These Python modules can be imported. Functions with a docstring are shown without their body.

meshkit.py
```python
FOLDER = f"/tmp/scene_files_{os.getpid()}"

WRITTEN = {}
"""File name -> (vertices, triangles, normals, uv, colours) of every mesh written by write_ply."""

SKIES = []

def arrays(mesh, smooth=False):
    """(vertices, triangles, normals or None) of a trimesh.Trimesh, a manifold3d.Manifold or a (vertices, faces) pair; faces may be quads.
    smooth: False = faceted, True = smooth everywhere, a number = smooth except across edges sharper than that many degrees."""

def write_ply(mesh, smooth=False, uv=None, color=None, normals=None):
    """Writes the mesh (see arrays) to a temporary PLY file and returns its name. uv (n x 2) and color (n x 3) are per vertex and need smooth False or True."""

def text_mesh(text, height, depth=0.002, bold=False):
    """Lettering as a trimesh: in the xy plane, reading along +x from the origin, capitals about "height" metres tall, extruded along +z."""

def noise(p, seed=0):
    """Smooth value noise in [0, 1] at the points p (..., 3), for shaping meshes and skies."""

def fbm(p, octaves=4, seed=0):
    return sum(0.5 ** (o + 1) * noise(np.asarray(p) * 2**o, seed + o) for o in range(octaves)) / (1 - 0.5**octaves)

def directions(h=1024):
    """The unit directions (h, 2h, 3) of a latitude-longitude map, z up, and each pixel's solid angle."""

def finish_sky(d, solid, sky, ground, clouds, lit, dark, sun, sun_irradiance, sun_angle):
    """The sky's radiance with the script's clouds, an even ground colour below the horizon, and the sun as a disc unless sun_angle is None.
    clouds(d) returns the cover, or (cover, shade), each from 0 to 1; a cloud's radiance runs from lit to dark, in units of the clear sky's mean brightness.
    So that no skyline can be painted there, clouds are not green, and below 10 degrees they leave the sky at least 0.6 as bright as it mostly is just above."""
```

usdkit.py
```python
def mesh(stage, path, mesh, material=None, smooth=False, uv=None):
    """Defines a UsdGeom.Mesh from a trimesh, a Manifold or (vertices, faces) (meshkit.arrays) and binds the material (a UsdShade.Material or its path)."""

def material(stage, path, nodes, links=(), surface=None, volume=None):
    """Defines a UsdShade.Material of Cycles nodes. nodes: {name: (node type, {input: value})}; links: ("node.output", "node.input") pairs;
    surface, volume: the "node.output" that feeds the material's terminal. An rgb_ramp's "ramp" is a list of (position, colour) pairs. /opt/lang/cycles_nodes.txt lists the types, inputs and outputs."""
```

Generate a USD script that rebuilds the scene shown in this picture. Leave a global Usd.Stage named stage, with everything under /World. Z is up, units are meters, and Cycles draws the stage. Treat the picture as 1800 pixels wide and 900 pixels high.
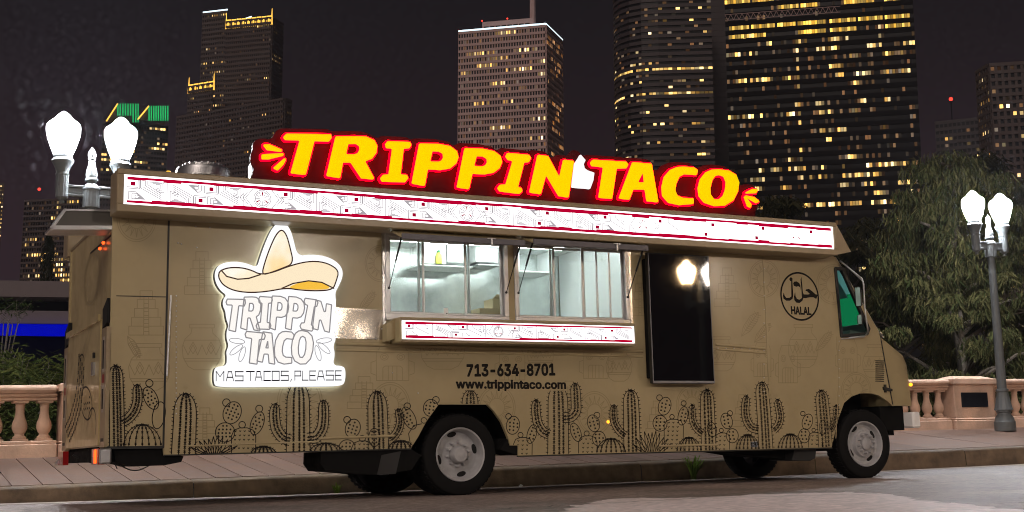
import math, random
import numpy as np, trimesh, usdkit, meshkit
from shapely import affinity
from shapely.geometry import Polygon, LineString, MultiLineString, Point, box as sbox
from shapely.ops import unary_union
from pxr import Usd, UsdGeom, UsdLux, UsdShade, Gf, Sdf, Vt
stage = Usd.Stage.CreateInMemory()
UsdGeom.SetStageUpAxis(stage, 'Z')
UsdGeom.Xform.Define(stage, '/World')
rnd = random.Random(7)

# ------------------------------------------------------------------ camera
# deck frame: x along the truck (forward), y across the road away from the camera, z up from the road under the rear wheel.
# The bridge deck climbs a little towards +x, so the deck frame is tilted against the world frame.
F = 2260.5                                   # focal length in pixels of an 1800 pixel wide picture
M = np.array([[0.8876392330855413, -0.459815317089846, -0.025816003890542394], [0.04694102241249545, 0.14609547494649977, -0.9881561883705563], [0.45814095243951036, 0.8759143715967452, 0.15126427644390217]])
C = np.array([-5.581687, -11.858111, 0.40727])
UP = M.T @ np.array([-10 / F, -13850 / F, 1.0]); UP /= np.linalg.norm(UP)
XW = np.array([1.0, 0, 0]) - UP[0] * UP; XW /= np.linalg.norm(XW)
T = np.stack([XW, np.cross(UP, XW), UP])     # deck -> world
CW = T @ C
R = M @ T.T                                  # world -> camera (x right, y down, z forward)
cam = UsdGeom.Camera.Define(stage, '/World/camera')
cam.CreateHorizontalApertureAttr(36.0); cam.CreateVerticalApertureAttr(18.0)
cam.CreateFocalLengthAttr(F / 1800 * 36); cam.CreateClippingRangeAttr(Gf.Vec2f(0.05, 5000))
cam.CreateExposureAttr(0.0)
rows = [R[0], -R[1], -R[2], CW]
cam.AddTransformOp().Set(Gf.Matrix4d(*[float(x) for r, e in zip(rows, (0, 0, 0, 1)) for x in (*r, e)]))

# ------------------------------------------------------------------ sky and the faint light of the night sky
def mat(name, nodes, links=(), surface=None, volume=None):
    return usdkit.material(stage, '/World/Looks/' + name, nodes, links, surface, volume)
SUN_EL, SUN_AZ = math.radians(36), math.radians(226)
dome = UsdLux.DomeLight.Define(stage, '/World/sky')
sky = mat('night_sky', {
    's': ('sky_texture', {'sky_type': 'single_scattering', 'sun_disc': False, 'sun_elevation': math.radians(-4.0), 'sun_rotation': SUN_AZ}),
    'tc': ('texture_coordinate', {}), 'sep': ('separate_xyz', {}),
    'r': ('rgb_ramp', {'ramp': [(0.0, (0.32, 0.19, 0.25)), (0.08, (0.28, 0.17, 0.225)), (0.16, (0.23, 0.115, 0.16)), (0.24, (0.135, 0.075, 0.105)), (0.36, (0.06, 0.05, 0.065)), (0.7, (0.06, 0.06, 0.075)), (1.0, (0.05, 0.05, 0.065))]}),
    'a': ('mix_color', {'blend_type': 'add', 'fac': 1.0, 'use_clamp': False}),
    'b': ('background_shader', {'strength': 0.1})},
    [('tc.generated', 'sep.vector'), ('sep.z', 'r.fac'), ('s.color', 'a.a'), ('r.color', 'a.b'), ('a.result', 'b.color')], 'b.background')
UsdShade.MaterialBindingAPI.Apply(dome.GetPrim()).Bind(sky)
dome.GetPrim().SetCustomDataByKey('kind', 'structure')
moon = UsdLux.DistantLight.Define(stage, '/World/night_light')
moon.CreateIntensityAttr(0.23); moon.CreateAngleAttr(25.0); moon.CreateColorAttr(Gf.Vec3f(1.0, 0.82, 0.72))
moon.GetPrim().CreateAttribute('inputs:normalize', Sdf.ValueTypeNames.Bool).Set(True)
_az, _el = SUN_AZ, SUN_EL
moon.AddRotateZOp().Set(-math.degrees(_az) + 180); moon.AddRotateXOp().Set(90 - math.degrees(_el))

# ------------------------------------------------------------------ helpers
used = {}
def numbered(path):
    k = used.get(path, -1) + 1; used[path] = k
    return path if k == 0 else '%s_%03d' % (path, k)
def tagp(p, label=None, cat=None, group=None, kind=None):
    for k, v in (('label', label), ('category', cat), ('group', group), ('kind', kind)):
        if v: p.SetCustomDataByKey(k, v)
DECK = Gf.Matrix4d(*[float(x) for i in range(3) for x in (*T[:, i], 0.0)], 0, 0, 0, 1)
def thing(name, label=None, cat=None, loc=(0, 0, 0), rotz=0, group=None, kind=None, deck=True):
    x = UsdGeom.Xform.Define(stage, numbered('/World/' + name))
    m = Gf.Matrix4d().SetRotate(Gf.Rotation(Gf.Vec3d(0, 0, 1), math.degrees(rotz))) * Gf.Matrix4d().SetTranslate(Gf.Vec3d(*map(float, loc)))
    x.AddTransformOp().Set(m * DECK if deck else m)
    tagp(x.GetPrim(), label, cat, group, kind)
    return x.GetPrim()
def obj(name, mesh, material, parent=None, smooth=False, label=None, kind=None, deck=True):
    base = parent.GetPath().pathString if parent is not None else '/World'
    m = usdkit.mesh(stage, numbered(base + '/' + name), mesh, material, smooth)
    if parent is None and deck: m.AddTransformOp().Set(DECK)
    tagp(m.GetPrim(), label, None, None, kind)
    return m.GetPrim()
def objs(name, ms, material, parent, **k): return [obj(name, m, material, parent, **k) for m in ms]
def shuffle(prim, per):
    """a random number for every piece of per triangles, read by materials as the attribute rnd"""
    m = UsdGeom.Mesh(prim); n = len(m.GetFaceVertexCountsAttr().Get()); r_ = np.random.default_rng(n).uniform(0, 1, n // per + 1)
    UsdGeom.PrimvarsAPI(m).CreatePrimvar('rnd', Sdf.ValueTypeNames.FloatArray, 'uniform').Set(Vt.FloatArray.FromNumpy(np.repeat(r_, per)[:n].astype(np.float32)))
    return prim
def cat(ms): return trimesh.util.concatenate([m for m in ms if m is not None])
def bx(x0, x1, y0, y1, z0, z1):
    m = trimesh.creation.box([abs(x1 - x0), abs(y1 - y0), abs(z1 - z0)]); m.apply_translation([(x0 + x1) / 2, (y0 + y1) / 2, (z0 + z1) / 2]); return m
def rbx(x0, x1, y0, y1, z0, z1, r=0.01):
    """a box with chamfered edges"""
    r = min(r, abs(x1 - x0) * .45, abs(y1 - y0) * .45, abs(z1 - z0) * .45); P = []
    for sx in (0, 1):
        for sy in (0, 1):
            for sz in (0, 1):
                x, y, z = (x0, x1)[sx], (y0, y1)[sy], (z0, z1)[sz]; dx, dy, dz = r * (1, -1)[sx], r * (1, -1)[sy], r * (1, -1)[sz]
                P += [(x, y + dy, z + dz), (x + dx, y, z + dz), (x + dx, y + dy, z)]
    return trimesh.convex.convex_hull(np.array(P))
def hull(P): return trimesh.convex.convex_hull(np.array(P, float))
def tube(pts, r, n=8, closed=False):
    """round bar along a polyline; r a number or one per point"""
    p = np.array(pts, float); t = np.gradient(p, axis=0); t /= np.linalg.norm(t, axis=1, keepdims=True) + 1e-12
    a = np.cross(t, np.where(np.abs(t[:, 2:]) < .9, [[0, 0, 1.0]], [[1.0, 0, 0]])); a /= np.linalg.norm(a, axis=1, keepdims=True) + 1e-12
    b = np.cross(t, a); ang = np.arange(n) * 2 * np.pi / n; rr = np.broadcast_to(r, (len(p),))
    v = (p[:, None] + rr[:, None, None] * (np.cos(ang)[None, :, None] * a[:, None] + np.sin(ang)[None, :, None] * b[:, None])).reshape(-1, 3)
    f = []
    for i in range(len(p) - 1):
        for j in range(n):
            q = [i * n + j, i * n + (j + 1) % n, (i + 1) * n + (j + 1) % n, (i + 1) * n + j]; f += [[q[0], q[2], q[1]], [q[0], q[3], q[2]]]
    k = len(v); v = np.vstack([v, p[:1], p[-1:]])
    for j in range(n):
        f += [[k, j, (j + 1) % n], [k + 1, (len(p) - 1) * n + (j + 1) % n, (len(p) - 1) * n + j]]
    m = trimesh.Trimesh(v, f, process=False); m.fix_normals() if len(f) < 400 else None
    return m
def lathe(prof, n=24, axis='z', c=(0, 0, 0), flute=None):
    """profile [(radius, height)] turned about an axis"""
    pr = np.array(prof, float); ang = np.arange(n) * 2 * np.pi / n; k = len(pr)
    v = np.zeros((k, n, 3)); v[..., 0] = pr[:, :1] * np.cos(ang); v[..., 1] = pr[:, :1] * np.sin(ang); v[..., 2] = pr[:, 1:]
    if flute is not None:
        i0, i1, cnt, dep = flute; s = 1 - dep * (np.cos(ang * cnt) > .35); v[i0:i1, :, :2] *= s[None, :, None]
    v = v.reshape(-1, 3); f = []
    for i in range(k - 1):
        for j in range(n):
            q = [i * n + j, i * n + (j + 1) % n, (i + 1) * n + (j + 1) % n, (i + 1) * n + j]; f += [[q[0], q[1], q[2]], [q[0], q[2], q[3]]]
    if axis == 'y': v = np.stack([v[:, 0], v[:, 2], -v[:, 1]], 1)
    if axis == 'x': v = np.stack([v[:, 2], v[:, 0], v[:, 1]], 1)
    return trimesh.Trimesh(v + np.array(c), f, process=False)
def polys(g): return [p for p in getattr(g, 'geoms', [g]) if p.geom_type == 'Polygon' and p.area > 1e-8]
def flat(g, y, to=None):
    """a plane figure (x, z) as a sheet facing -y at the given y"""
    out = []
    for p in polys(g):
        v, f = trimesh.creation.triangulate_polygon(p, engine='earcut')
        w = np.stack([v[:, 0], np.full(len(v), y), v[:, 1]], 1)
        n = np.cross(w[f[:, 1]] - w[f[:, 0]], w[f[:, 2]] - w[f[:, 0]]).sum(0)
        out.append(trimesh.Trimesh(w, f if n[1] < 0 else f[:, ::-1], process=False))
    return cat(out) if out else None
def slab(g, y0, y1):
    """a plane figure (x, z) as a slab from y0 to y1"""
    out = []
    for p in polys(g):
        m = trimesh.creation.extrude_polygon(p, abs(y1 - y0), engine='earcut')
        v = np.array(m.vertices); w = np.stack([v[:, 0], max(y0, y1) - v[:, 2], v[:, 1]], 1)
        q = trimesh.Trimesh(w, m.faces, process=False)
        if q.volume < 0: q.invert()
        out.append(q)
    return cat(out)
def at(px, py, y=0.0):
    """the point of the plane y (deck frame) that the picture shows at a pixel -> (x, z)"""
    ray = M.T @ np.array([(px - 900) / F, (py - 450) / F, 1.0]); t = (y - C[1]) / ray[1]; p = C + t * ray
    return (p[0], p[2])
def at3(px, py, y=0.0):
    p = at(px, py, y); return np.array([p[0], y, p[1]])
def atx(px, py, x):
    ray = M.T @ np.array([(px - 900) / F, (py - 450) / F, 1.0]); t = (x - C[0]) / ray[0]; p = C + t * ray
    return (p[1], p[2])
def zm(pts, k, ox, oy): return [(ox + x / k, oy + y / k) for x, y in pts]
def pol(pts, y=0.0, r=0.0):
    g = Polygon([at(*p, y) for p in pts])
    if not g.is_valid: g = g.buffer(0)
    return g.buffer(-r).buffer(2 * r).buffer(-r) if r else g
def line(pts, w, y=0.0): return LineString([at(*p, y) for p in pts]).buffer(w / 2, 2)
def chaikin(p, n=2):
    p = [np.array(q, float) for q in p]
    for _ in range(n): p = [q for a, b in zip(p, p[1:] + p[:1]) for q in (a * .75 + b * .25, a * .25 + b * .75)]
    return [tuple(q) for q in p]
def ell(cx, cy, a, b, tilt=0, n=28):
    t = np.linspace(0, 2 * np.pi, n + 1); c, s = math.cos(math.radians(tilt)), math.sin(math.radians(tilt))
    return [(cx + a * math.cos(q) * c - b * math.sin(q) * s, cy + a * math.cos(q) * s + b * math.sin(q) * c) for q in t]

# ------------------------------------------------------------------ materials
def pbr(name, col, rough=.5, metal=0, bump=None, var=None, coat=0, spec=.5, **kw):
    """plain surface with optional colour variation (scale, amount) and fine relief (scale, strength)"""
    n = {'p': ('principled_bsdf', {'base_color': col, 'roughness': rough, 'metallic': metal, 'coat_weight': coat, 'specular_ior_level': spec, **kw}), 'g': ('geometry', {})}; l = []
    if var:
        n['n'] = ('noise_texture', {'scale': var[0], 'detail': 6.0, 'roughness': .6})
        lo, hi = [tuple(c * f for c in col) for f in (1 - var[1], 1 + var[1])]
        n['r'] = ('rgb_ramp', {'ramp': [(.25, lo), (.75, hi)]})
        l += [('g.position', 'n.vector'), ('n.fac', 'r.fac'), ('r.color', 'p.base_color')]
        n['rr'] = ('map_range', {'from_min': .3, 'from_max': .7, 'to_min': max(.03, rough * .8), 'to_max': min(1, rough * 1.2)})
        l += [('n.fac', 'rr.value'), ('rr.result', 'p.roughness')]
    if bump:
        n['bn'] = ('noise_texture', {'scale': bump[0], 'detail': bump[3] if len(bump) > 3 else 4.0}); n['b'] = ('bump', {'strength': bump[1], 'distance': bump[2] if len(bump) > 2 else .01})
        l += [('g.position', 'bn.vector'), ('bn.fac', 'b.height'), ('b.normal', 'p.normal')]
    return mat(name, n, l, 'p.BSDF')
def glow(name, col, s): return mat(name, {'e': ('emission', {'color': col, 'strength': s})}, [], 'e.emission')
m_body = pbr('tan_wrap', (.375, .305, .170), .36, 0, (1.6, .10, .03), (2.2, .06), .16, .3, coat_roughness=.14)
m_print = pbr('faint_print', (.288, .23, .123), .36, coat=.12, spec=.3, coat_roughness=.16)
m_black = pbr('black_print', (.008, .006, .005), .5, spec=.15)
m_tan2 = pbr('tan_paint', (.29, .225, .135), .35, 0, None, (3, .08), .2)
m_steel = pbr('stainless_steel', (.55, .54, .53), .3, 1, (1.5, .06, .03), (9, .08))
m_steel_w = pbr('wavy_stainless_wall', (.66, .70, .69), .24, .8, (1.6, .5, .07, 1.0), (2.2, .12))
m_alu = pbr('aluminium', (.55, .55, .56), .42, 1)
m_dark = pbr('underbody_black', (.007, .007, .007), .8, 0, (30, .3), (6, .3), spec=.1)
m_rubber = pbr('tyre_rubber', (.009, .009, .009), .8, 0, (60, .3), (12, .3), spec=.12)
m_rim = pbr('wheel_grey_paint', (.36, .36, .37), .42, 0, None, (14, .15))
m_hole = pbr('dark_hole', (.004, .004, .004), .9)
m_gasket = pbr('black_rubber', (.01, .01, .01), .5)
m_hedge = pbr('hatch_edge_grey', (.10, .095, .11), .45)
m_flap = pbr('flap_grey', (.018, .018, .019), .7)
m_white = pbr('white_paint', (.84, .83, .82), .4)
m_whitewall = pbr('white_panel', (.78, .80, .80), .3)
m_grey = pbr('grey_plastic', (.2, .2, .21), .5)
m_screen = pbr('dark_screen', (.004, .004, .005), .028, 0, (.8, .03, .02))
m_lamp = pbr('lamp_grey_green_paint', (.11, .123, .127), .45, 0, (40, .15), (10, .15))
m_e_white = glow('lit_white', (1, .97, .98), 1.7)
m_e_globe = glow('lit_globe', (.93, .95, 1.0), 430)
m_e_globe2 = glow('lit_globe_across', (1.0, .86, .74), 215)
m_e_warm = glow('lit_warm_globe', (1.0, .62, .30), 220)
m_e_red = glow('lit_red', (1, .0, .06), .48)
m_e_line = glow('lit_grey_line', (.9, .84, .88), .47)
m_e_redsq = glow('lit_crimson', (1, .0, .07), .33)
m_e_yellow = glow('lit_yellow', (1, .55, .0), 1.25)
m_e_halo = glow('lit_red_halo', (1, .0, .006), 7.0)
m_e_hat = glow('lit_cream', (1, .83, .58), 1.0)
m_e_hat2 = glow('lit_gold', (1, .56, .06), .95)
m_e_crown = mat('lit_hat_crown', {'g': ('geometry', {}), 'n': ('noise_texture', {'scale': 3.0, 'detail': 2.0}), 'r': ('rgb_ramp', {'ramp': [(.35, (1, .70, .33)), (.62, (1, .93, .80))]}), 'e': ('emission', {'strength': 1.05})},
                [('g.position', 'n.vector'), ('n.fac', 'r.fac'), ('r.color', 'e.color')], 'e.emission')
m_e_logo = glow('lit_logo_white', (.98, .98, 1.0), 1.08)
m_e_logoletter = glow('lit_logo_cream', (1, .955, .915), 1.0)
m_e_grey = glow('lit_logo_grey', (1, .95, .97), .29)
m_e_brown = glow('lit_logo_brown', (.18, .10, .07), .35)
m_e_dark = glow('lit_logo_dark', (.1, .08, .1), .15)
m_e_back = glow('back_light', (.76, .87, 1.0), 6.0)
m_e_led = glow('kitchen_tube', (.92, 1.0, .97), 25)
m_e_amber = glow('amber_lamp', (1, .38, .02), 3.0)
m_e_tail = glow('tail_lamp', (1, .10, .015), 2.5)
m_redlens = pbr('red_lens', (.30, .01, .01), .15, coat=.6)
m_navy = pbr('navy_side', (.02, .028, .07), .35)
m_card = pbr('cardboard', (.52, .42, .26), .8)
m_paper = pbr('paper', (.8, .8, .78), .8)
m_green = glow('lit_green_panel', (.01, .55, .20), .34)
m_e_cab = glow('cab_fill_light', (.70, 1.0, .95), 6)
def pane(name, tint, fac=None):
    return mat(name, {'t': ('transparent_bsdf', {'color': tint}), 'g': ('glossy_bsdf', {'color': (1, 1, 1), 'roughness': .02}), 'f': ('fresnel', {'IOR': 1.5}), 'm': ('mix_closure', {})},
               [('f.fac', 'm.fac'), ('t.BSDF', 'm.closure1'), ('g.BSDF', 'm.closure2')], 'm.closure')
m_glass = pane('window_glass', (.93, .96, .95)); m_cabglass = pane('cab_glass', (.62, .80, .76))
m_mirror = pbr('mirror_glass', (.16, .24, .23), .35, .6)

# =================================================================== THE GROUND
CURB_Y, WALL_Y = 2.9, 5.6
def z_walk(x, y): return .205 + .0075 * x + (y - CURB_Y) * .12
def z_gutter(x): return np.interp(x, [-6, -4, -1, 2, 6, 12, 20], [.04, .02, -.01, -.02, -.02, .03, .08])
m_road = mat('asphalt', {'g': ('geometry', {}), 'n1': ('noise_texture', {'scale': 15.0, 'detail': 9.0, 'roughness': .82}), 'n2': ('noise_texture', {'scale': .55, 'detail': 5.0, 'distortion': .6}), 'v': ('voronoi_texture', {'scale': 130.0}) if False else ('noise_texture', {'scale': 160.0, 'detail': 2.0}),
    'r1': ('rgb_ramp', {'ramp': [(.34, (.09, .073, .065)), (.5, (.245, .205, .187)), (.66, (.50, .43, .40))]}), 'r2': ('rgb_ramp', {'ramp': [(.3, (.62, .60, .60)), (.7, (1.35, 1.25, 1.2))]}),
    'm': ('mix_color', {'blend_type': 'multiply', 'fac': 1.0, 'use_clamp': False}), 'b': ('bump', {'strength': .5, 'distance': .012}), 'p': ('principled_bsdf', {'roughness': .62})},
    [('g.position', 'n1.vector'), ('g.position', 'n2.vector'), ('g.position', 'v.vector'), ('n1.fac', 'r1.fac'), ('n2.fac', 'r2.fac'), ('r1.color', 'm.a'), ('r2.color', 'm.b'), ('m.result', 'p.base_color'), ('v.fac', 'b.height'), ('b.normal', 'p.normal')], 'p.BSDF')
m_patch = pbr('painted_light_pool', (.66, .56, .55), .6, 0, (120, .4, .008), (14, .45))  # pale colour stands in for light falling on the road
m_conc = pbr('kerb_concrete', (.165, .118, .078), .85, 0, (45, .5, .01), (5, .5))
m_gut = pbr('gutter_concrete', (.36, .30, .25), .85, 0, (60, .4, .01), (4, .3))
m_slabs = [pbr('paving_tone_%d' % i, c, .8, 0, (70, .35, .006), (3.2, .22)) for i, c in enumerate([(.195, .122, .090), (.172, .107, .078), (.215, .136, .10)], 1)]
m_stone = pbr('balustrade_stone', (.66, .46, .345), .85, 0, (26, .35, .01), (2.4, .28))
m_earth = pbr('dark_ground', (.05, .05, .04), .95, 0, None, (.2, .4))
# road: one sheet
xs = np.concatenate([np.linspace(-60, -8, 8), np.linspace(-6, 20, 27), np.linspace(24, 90, 8)]); ys = np.array([-40, -20, -13.0, -8, -4, -1, 1.6, 2.42])
V = []; Fc = []
for y in ys:
    for x in xs: V.append((x, y, float(z_gutter(x)) * max(0, (y - 1.6) / 1.3) if y > 1.6 else 0.0))
nx = len(xs)
for j in range(len(ys) - 1):
    for i in range(nx - 1):
        a = j * nx + i; Fc += [[a, a + 1, a + nx + 1], [a, a + nx + 1, a + nx]]
tagp(obj('road', trimesh.Trimesh(V, Fc, process=False), m_road, smooth=True), kind='structure')
# gutter and kerb follow the same profile
def strip(prof, x0=-60, x1=90):
    """prof(x) -> list of (y, z) across; a sheet along x"""
    X = xs[(xs >= x0) & (xs <= x1)]; P = [prof(float(x)) for x in X]; k = len(P[0]); v = [(x, y, z) for x, p in zip(X, P) for y, z in p]; f = []
    for i in range(len(X) - 1):
        for j in range(k - 1):
            a = i * k + j; f += [[a, a + k, a + k + 1], [a, a + k + 1, a + 1]]
    return trimesh.Trimesh(v, f, process=False)
gp = obj('gutter', strip(lambda x: [(2.42, z_gutter(x) * .631 + .003), (2.62, z_gutter(x) * .8 + .002), (CURB_Y + .03, z_gutter(x))]), m_gut, smooth=True); tagp(gp, kind='structure')
def kerbprof(x):
    b, t = float(z_gutter(x)) - .05, z_walk(x, CURB_Y)
    return [(CURB_Y - .03, b), (CURB_Y - .012, t - .06), (CURB_Y - .002, t - .022), (CURB_Y + .02, t - .004), (CURB_Y + .05, t + .003), (CURB_Y + .17, t + .016)]
# kerb stones cast in lengths
kb = UsdGeom.Xform.Define(stage, '/World/kerb'); kb.AddTransformOp().Set(DECK); kb = kb.GetPrim(); tagp(kb, kind='structure')
kx = np.arange(-8, 22, 3.0)
def kerb_piece(a, b):
    X = np.linspace(a + .006, b - .006, 9); P = [kerbprof(float(x)) for x in X]; k = len(P[0]); v = []; rr = random.Random(int(a * 10))
    for x, p in zip(X, P):
        for q, (y, z) in enumerate(p): v.append((x, y + (rr.random() - .5) * .012 * (q < 4), z + (rr.random() - .5) * .008 * (q < 5)))
    f = []
    for i in range(len(X) - 1):
        for j in range(k - 1):
            A = i * k + j; f += [[A, A + k, A + k + 1], [A, A + k + 1, A + 1]]
    return trimesh.Trimesh(v, f, process=False)
for a in kx: obj('kerb_stone', kerb_piece(a, a + 3.0), m_conc, kb, smooth=50)
obj('kerb_far', cat([strip(kerbprof, -60, -8), strip(kerbprof, 20, 90)]), m_conc, kb, smooth=50)
# sidewalk: bedding and slabs
sw = UsdGeom.Xform.Define(stage, '/World/sidewalk'); sw.AddTransformOp().Set(DECK); sw = sw.GetPrim(); tagp(sw, kind='structure')
obj('bedding', strip(lambda x: [(CURB_Y + .02, z_walk(x, CURB_Y) - .03), (CURB_Y + .17, z_walk(x, CURB_Y + .17) - .018), (WALL_Y + .6, z_walk(x, WALL_Y + .6) - .018)]), m_conc, sw)
x = -8.0; i = 0
while x < 20:
    w = .315 if x < 6.2 else 1.55
    y0, y1, g = CURB_Y + .18, WALL_Y + .05, .006
    dz = [(rnd.random() - .5) * .004 for _ in range(4)]
    top = [(x + g, y0, z_walk(x, y0) + dz[0]), (x + w - g, y0, z_walk(x + w, y0) + dz[1]), (x + w - g, y1, z_walk(x + w, y1) + dz[2]), (x + g, y1, z_walk(x, y1) + dz[3])]
    obj('paving_slab', hull(top + [(a, b, c - .04) for a, b, c in top]), m_slabs[rnd.randrange(3)], sw)
    x += w
# pool of light before the truck painted as a pale sheet, a mended crack
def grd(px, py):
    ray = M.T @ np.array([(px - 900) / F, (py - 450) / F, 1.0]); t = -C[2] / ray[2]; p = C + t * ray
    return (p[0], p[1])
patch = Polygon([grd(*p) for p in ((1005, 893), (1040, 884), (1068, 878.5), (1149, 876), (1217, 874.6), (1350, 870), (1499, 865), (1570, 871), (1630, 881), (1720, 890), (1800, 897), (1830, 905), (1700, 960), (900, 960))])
def sheet(g, z):
    out = []
    for p in polys(g):
        v, f = trimesh.creation.triangulate_polygon(p, engine='earcut'); w = np.column_stack([v, np.full(len(v), z)])
        n = np.cross(w[f[:, 1]] - w[f[:, 0]], w[f[:, 2]] - w[f[:, 0]]).sum(0); out.append(trimesh.Trimesh(w, f if n[2] > 0 else f[:, ::-1], process=False))
    return cat(out)
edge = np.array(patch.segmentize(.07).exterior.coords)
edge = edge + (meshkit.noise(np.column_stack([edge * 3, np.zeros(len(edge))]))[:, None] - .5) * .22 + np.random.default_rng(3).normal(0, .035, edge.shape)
tagp(obj('painted_light_pool', sheet(Polygon(edge).buffer(0), .005), m_patch), kind='structure')
def crack(pts, w=.012):
    out = []; rr = random.Random(len(pts) + 3)
    p = np.array(LineString(pts).segmentize(.12).coords); p[:, :2] += np.array([[rr.uniform(-.05, .05), rr.uniform(-.05, .05)] for _ in p])
    return LineString(p).buffer(w, 1)
ck = unary_union([crack([(-3.2, -2.6), (-1.5, -3.4), (.6, -3.2), (2.2, -4.1), (3.4, -4.4)]), crack([(2.0, -1.9), (3.6, -2.4), (5.3, -2.2), (8.2, -3.0)], .01), crack([(6.2, .2), (8.4, -.3), (11, .1)], .009), crack([(1.0, -5.9), (3.3, -6.2), (6.0, -5.6)], .012)])
tagp(obj('road_crack', sheet(ck, .009), m_hole), kind='structure')
# the land far below and beyond the bridge
g0 = trimesh.creation.box([2300, 2300, 2]); g0.apply_translation([0, 0, -9.5]); tagp(obj('ground', g0, m_earth, deck=False), kind='structure')

# =================================================================== BALUSTRADE
m_bal = m_stone
def zb(x): return z_walk(x, WALL_Y)
BAL_H = .93
balus = lathe([(.0, .0), (.085, .0), (.085, .03), (.062, .045), (.058, .065), (.075, .085), (.092, .125), (.095, .16), (.088, .20), (.066, .25), (.055, .31), (.054, .36), (.06, .385), (.054, .40), (.062, .415), (.062, .43), (.0, .43)], 20)
def balustrade(x0, x1, label, step=.29):
    xm = (x0 + x1) / 2
    t = thing('balustrade', label, 'balustrade', (x0, WALL_Y, zb(x0) - .03), group='runs of the stone balustrade')
    sl = .0075
    def bar(z0, z1, y0, y1, r=.015, a=x0, b=x1, name=None):
        m = rbx(a - x0, b - x0, y0, y1, z0, z1, r); v = np.array(m.vertices); v[:, 2] += v[:, 0] * sl; return trimesh.Trimesh(v, m.faces, process=False)
    # cast in lengths of about 3 m
    cuts = list(np.arange(x0, x1, 3.2))[: max(1, int(round((x1 - x0) / 3.2)))] + [x1]
    for a, b in zip(cuts[:-1], cuts[1:]):
        obj('plinth', cat([bar(0, .20, 0, .36, .012, a + .003, b - .003), bar(.20, .245, .03, .33, .012, a + .003, b - .003)]), m_bal, t)
        obj('rail', cat([bar(.755, .80, .06, .30, .01, a + .003, b - .003), bar(.80, .85, .02, .34, .02, a + .003, b - .003), bar(.85, .95, -.03, .39, .035, a + .003, b - .003)]), m_bal, t)
    n = int((x1 - x0) / step)
    for k in range(n):
        X = (k + .5) * (x1 - x0) / n
        m = balus.copy(); v = np.array(m.vertices); v[:, 2] *= 1.09; v += [X, .18, .2455 + .018 + X * sl]
        m = cat([trimesh.Trimesh(v, m.faces, process=False), rbx(X - .098, X + .098, .08, .28, .2453 + X * sl, .272 + X * sl, .006), rbx(X - .098, X + .098, .08, .28, .725 + X * sl, .7545 + X * sl, .006)])
        obj('baluster', m, m_bal, t, smooth=40)
    return t
def pier(x0, x1, label, plaque=True):
    t = thing('stone_pier', label, 'pier', (x0, WALL_Y, zb((x0 + x1) / 2) - .03)); w = x1 - x0
    obj('shaft', cat([rbx(-.03, w + .03, -.06, .45, 0, .19, .012), rbx(-.015, w + .015, -.045, .43, .19, .235, .02), rbx(0, w, -.03, .42, .23, .84, .008), rbx(-.012, w + .012, -.042, .43, .82, .86, .015)]), m_bal, t)
    obj('cap', hull([(-.05, -.08, .86), (w + .05, -.08, .86), (-.05, .47, .86), (w + .05, .47, .86), (-.05, -.08, .95), (w + .05, -.08, .95), (-.05, .47, .95), (w + .05, .47, .95), (.16, .12, 1.015), (w - .16, .12, 1.015), (.16, .27, 1.015), (w - .16, .27, 1.015)]), m_bal, t)
    if plaque:
        p = obj('plaque', cat([rbx(.16, w - .19, -.052, -.03, .43, .70, .005)]), pbr('dark_bronze', (.02, .025, .035), .45, .6, (60, .6, .004)), t, label='dark bronze plaque with fine worn lettering')
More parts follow.
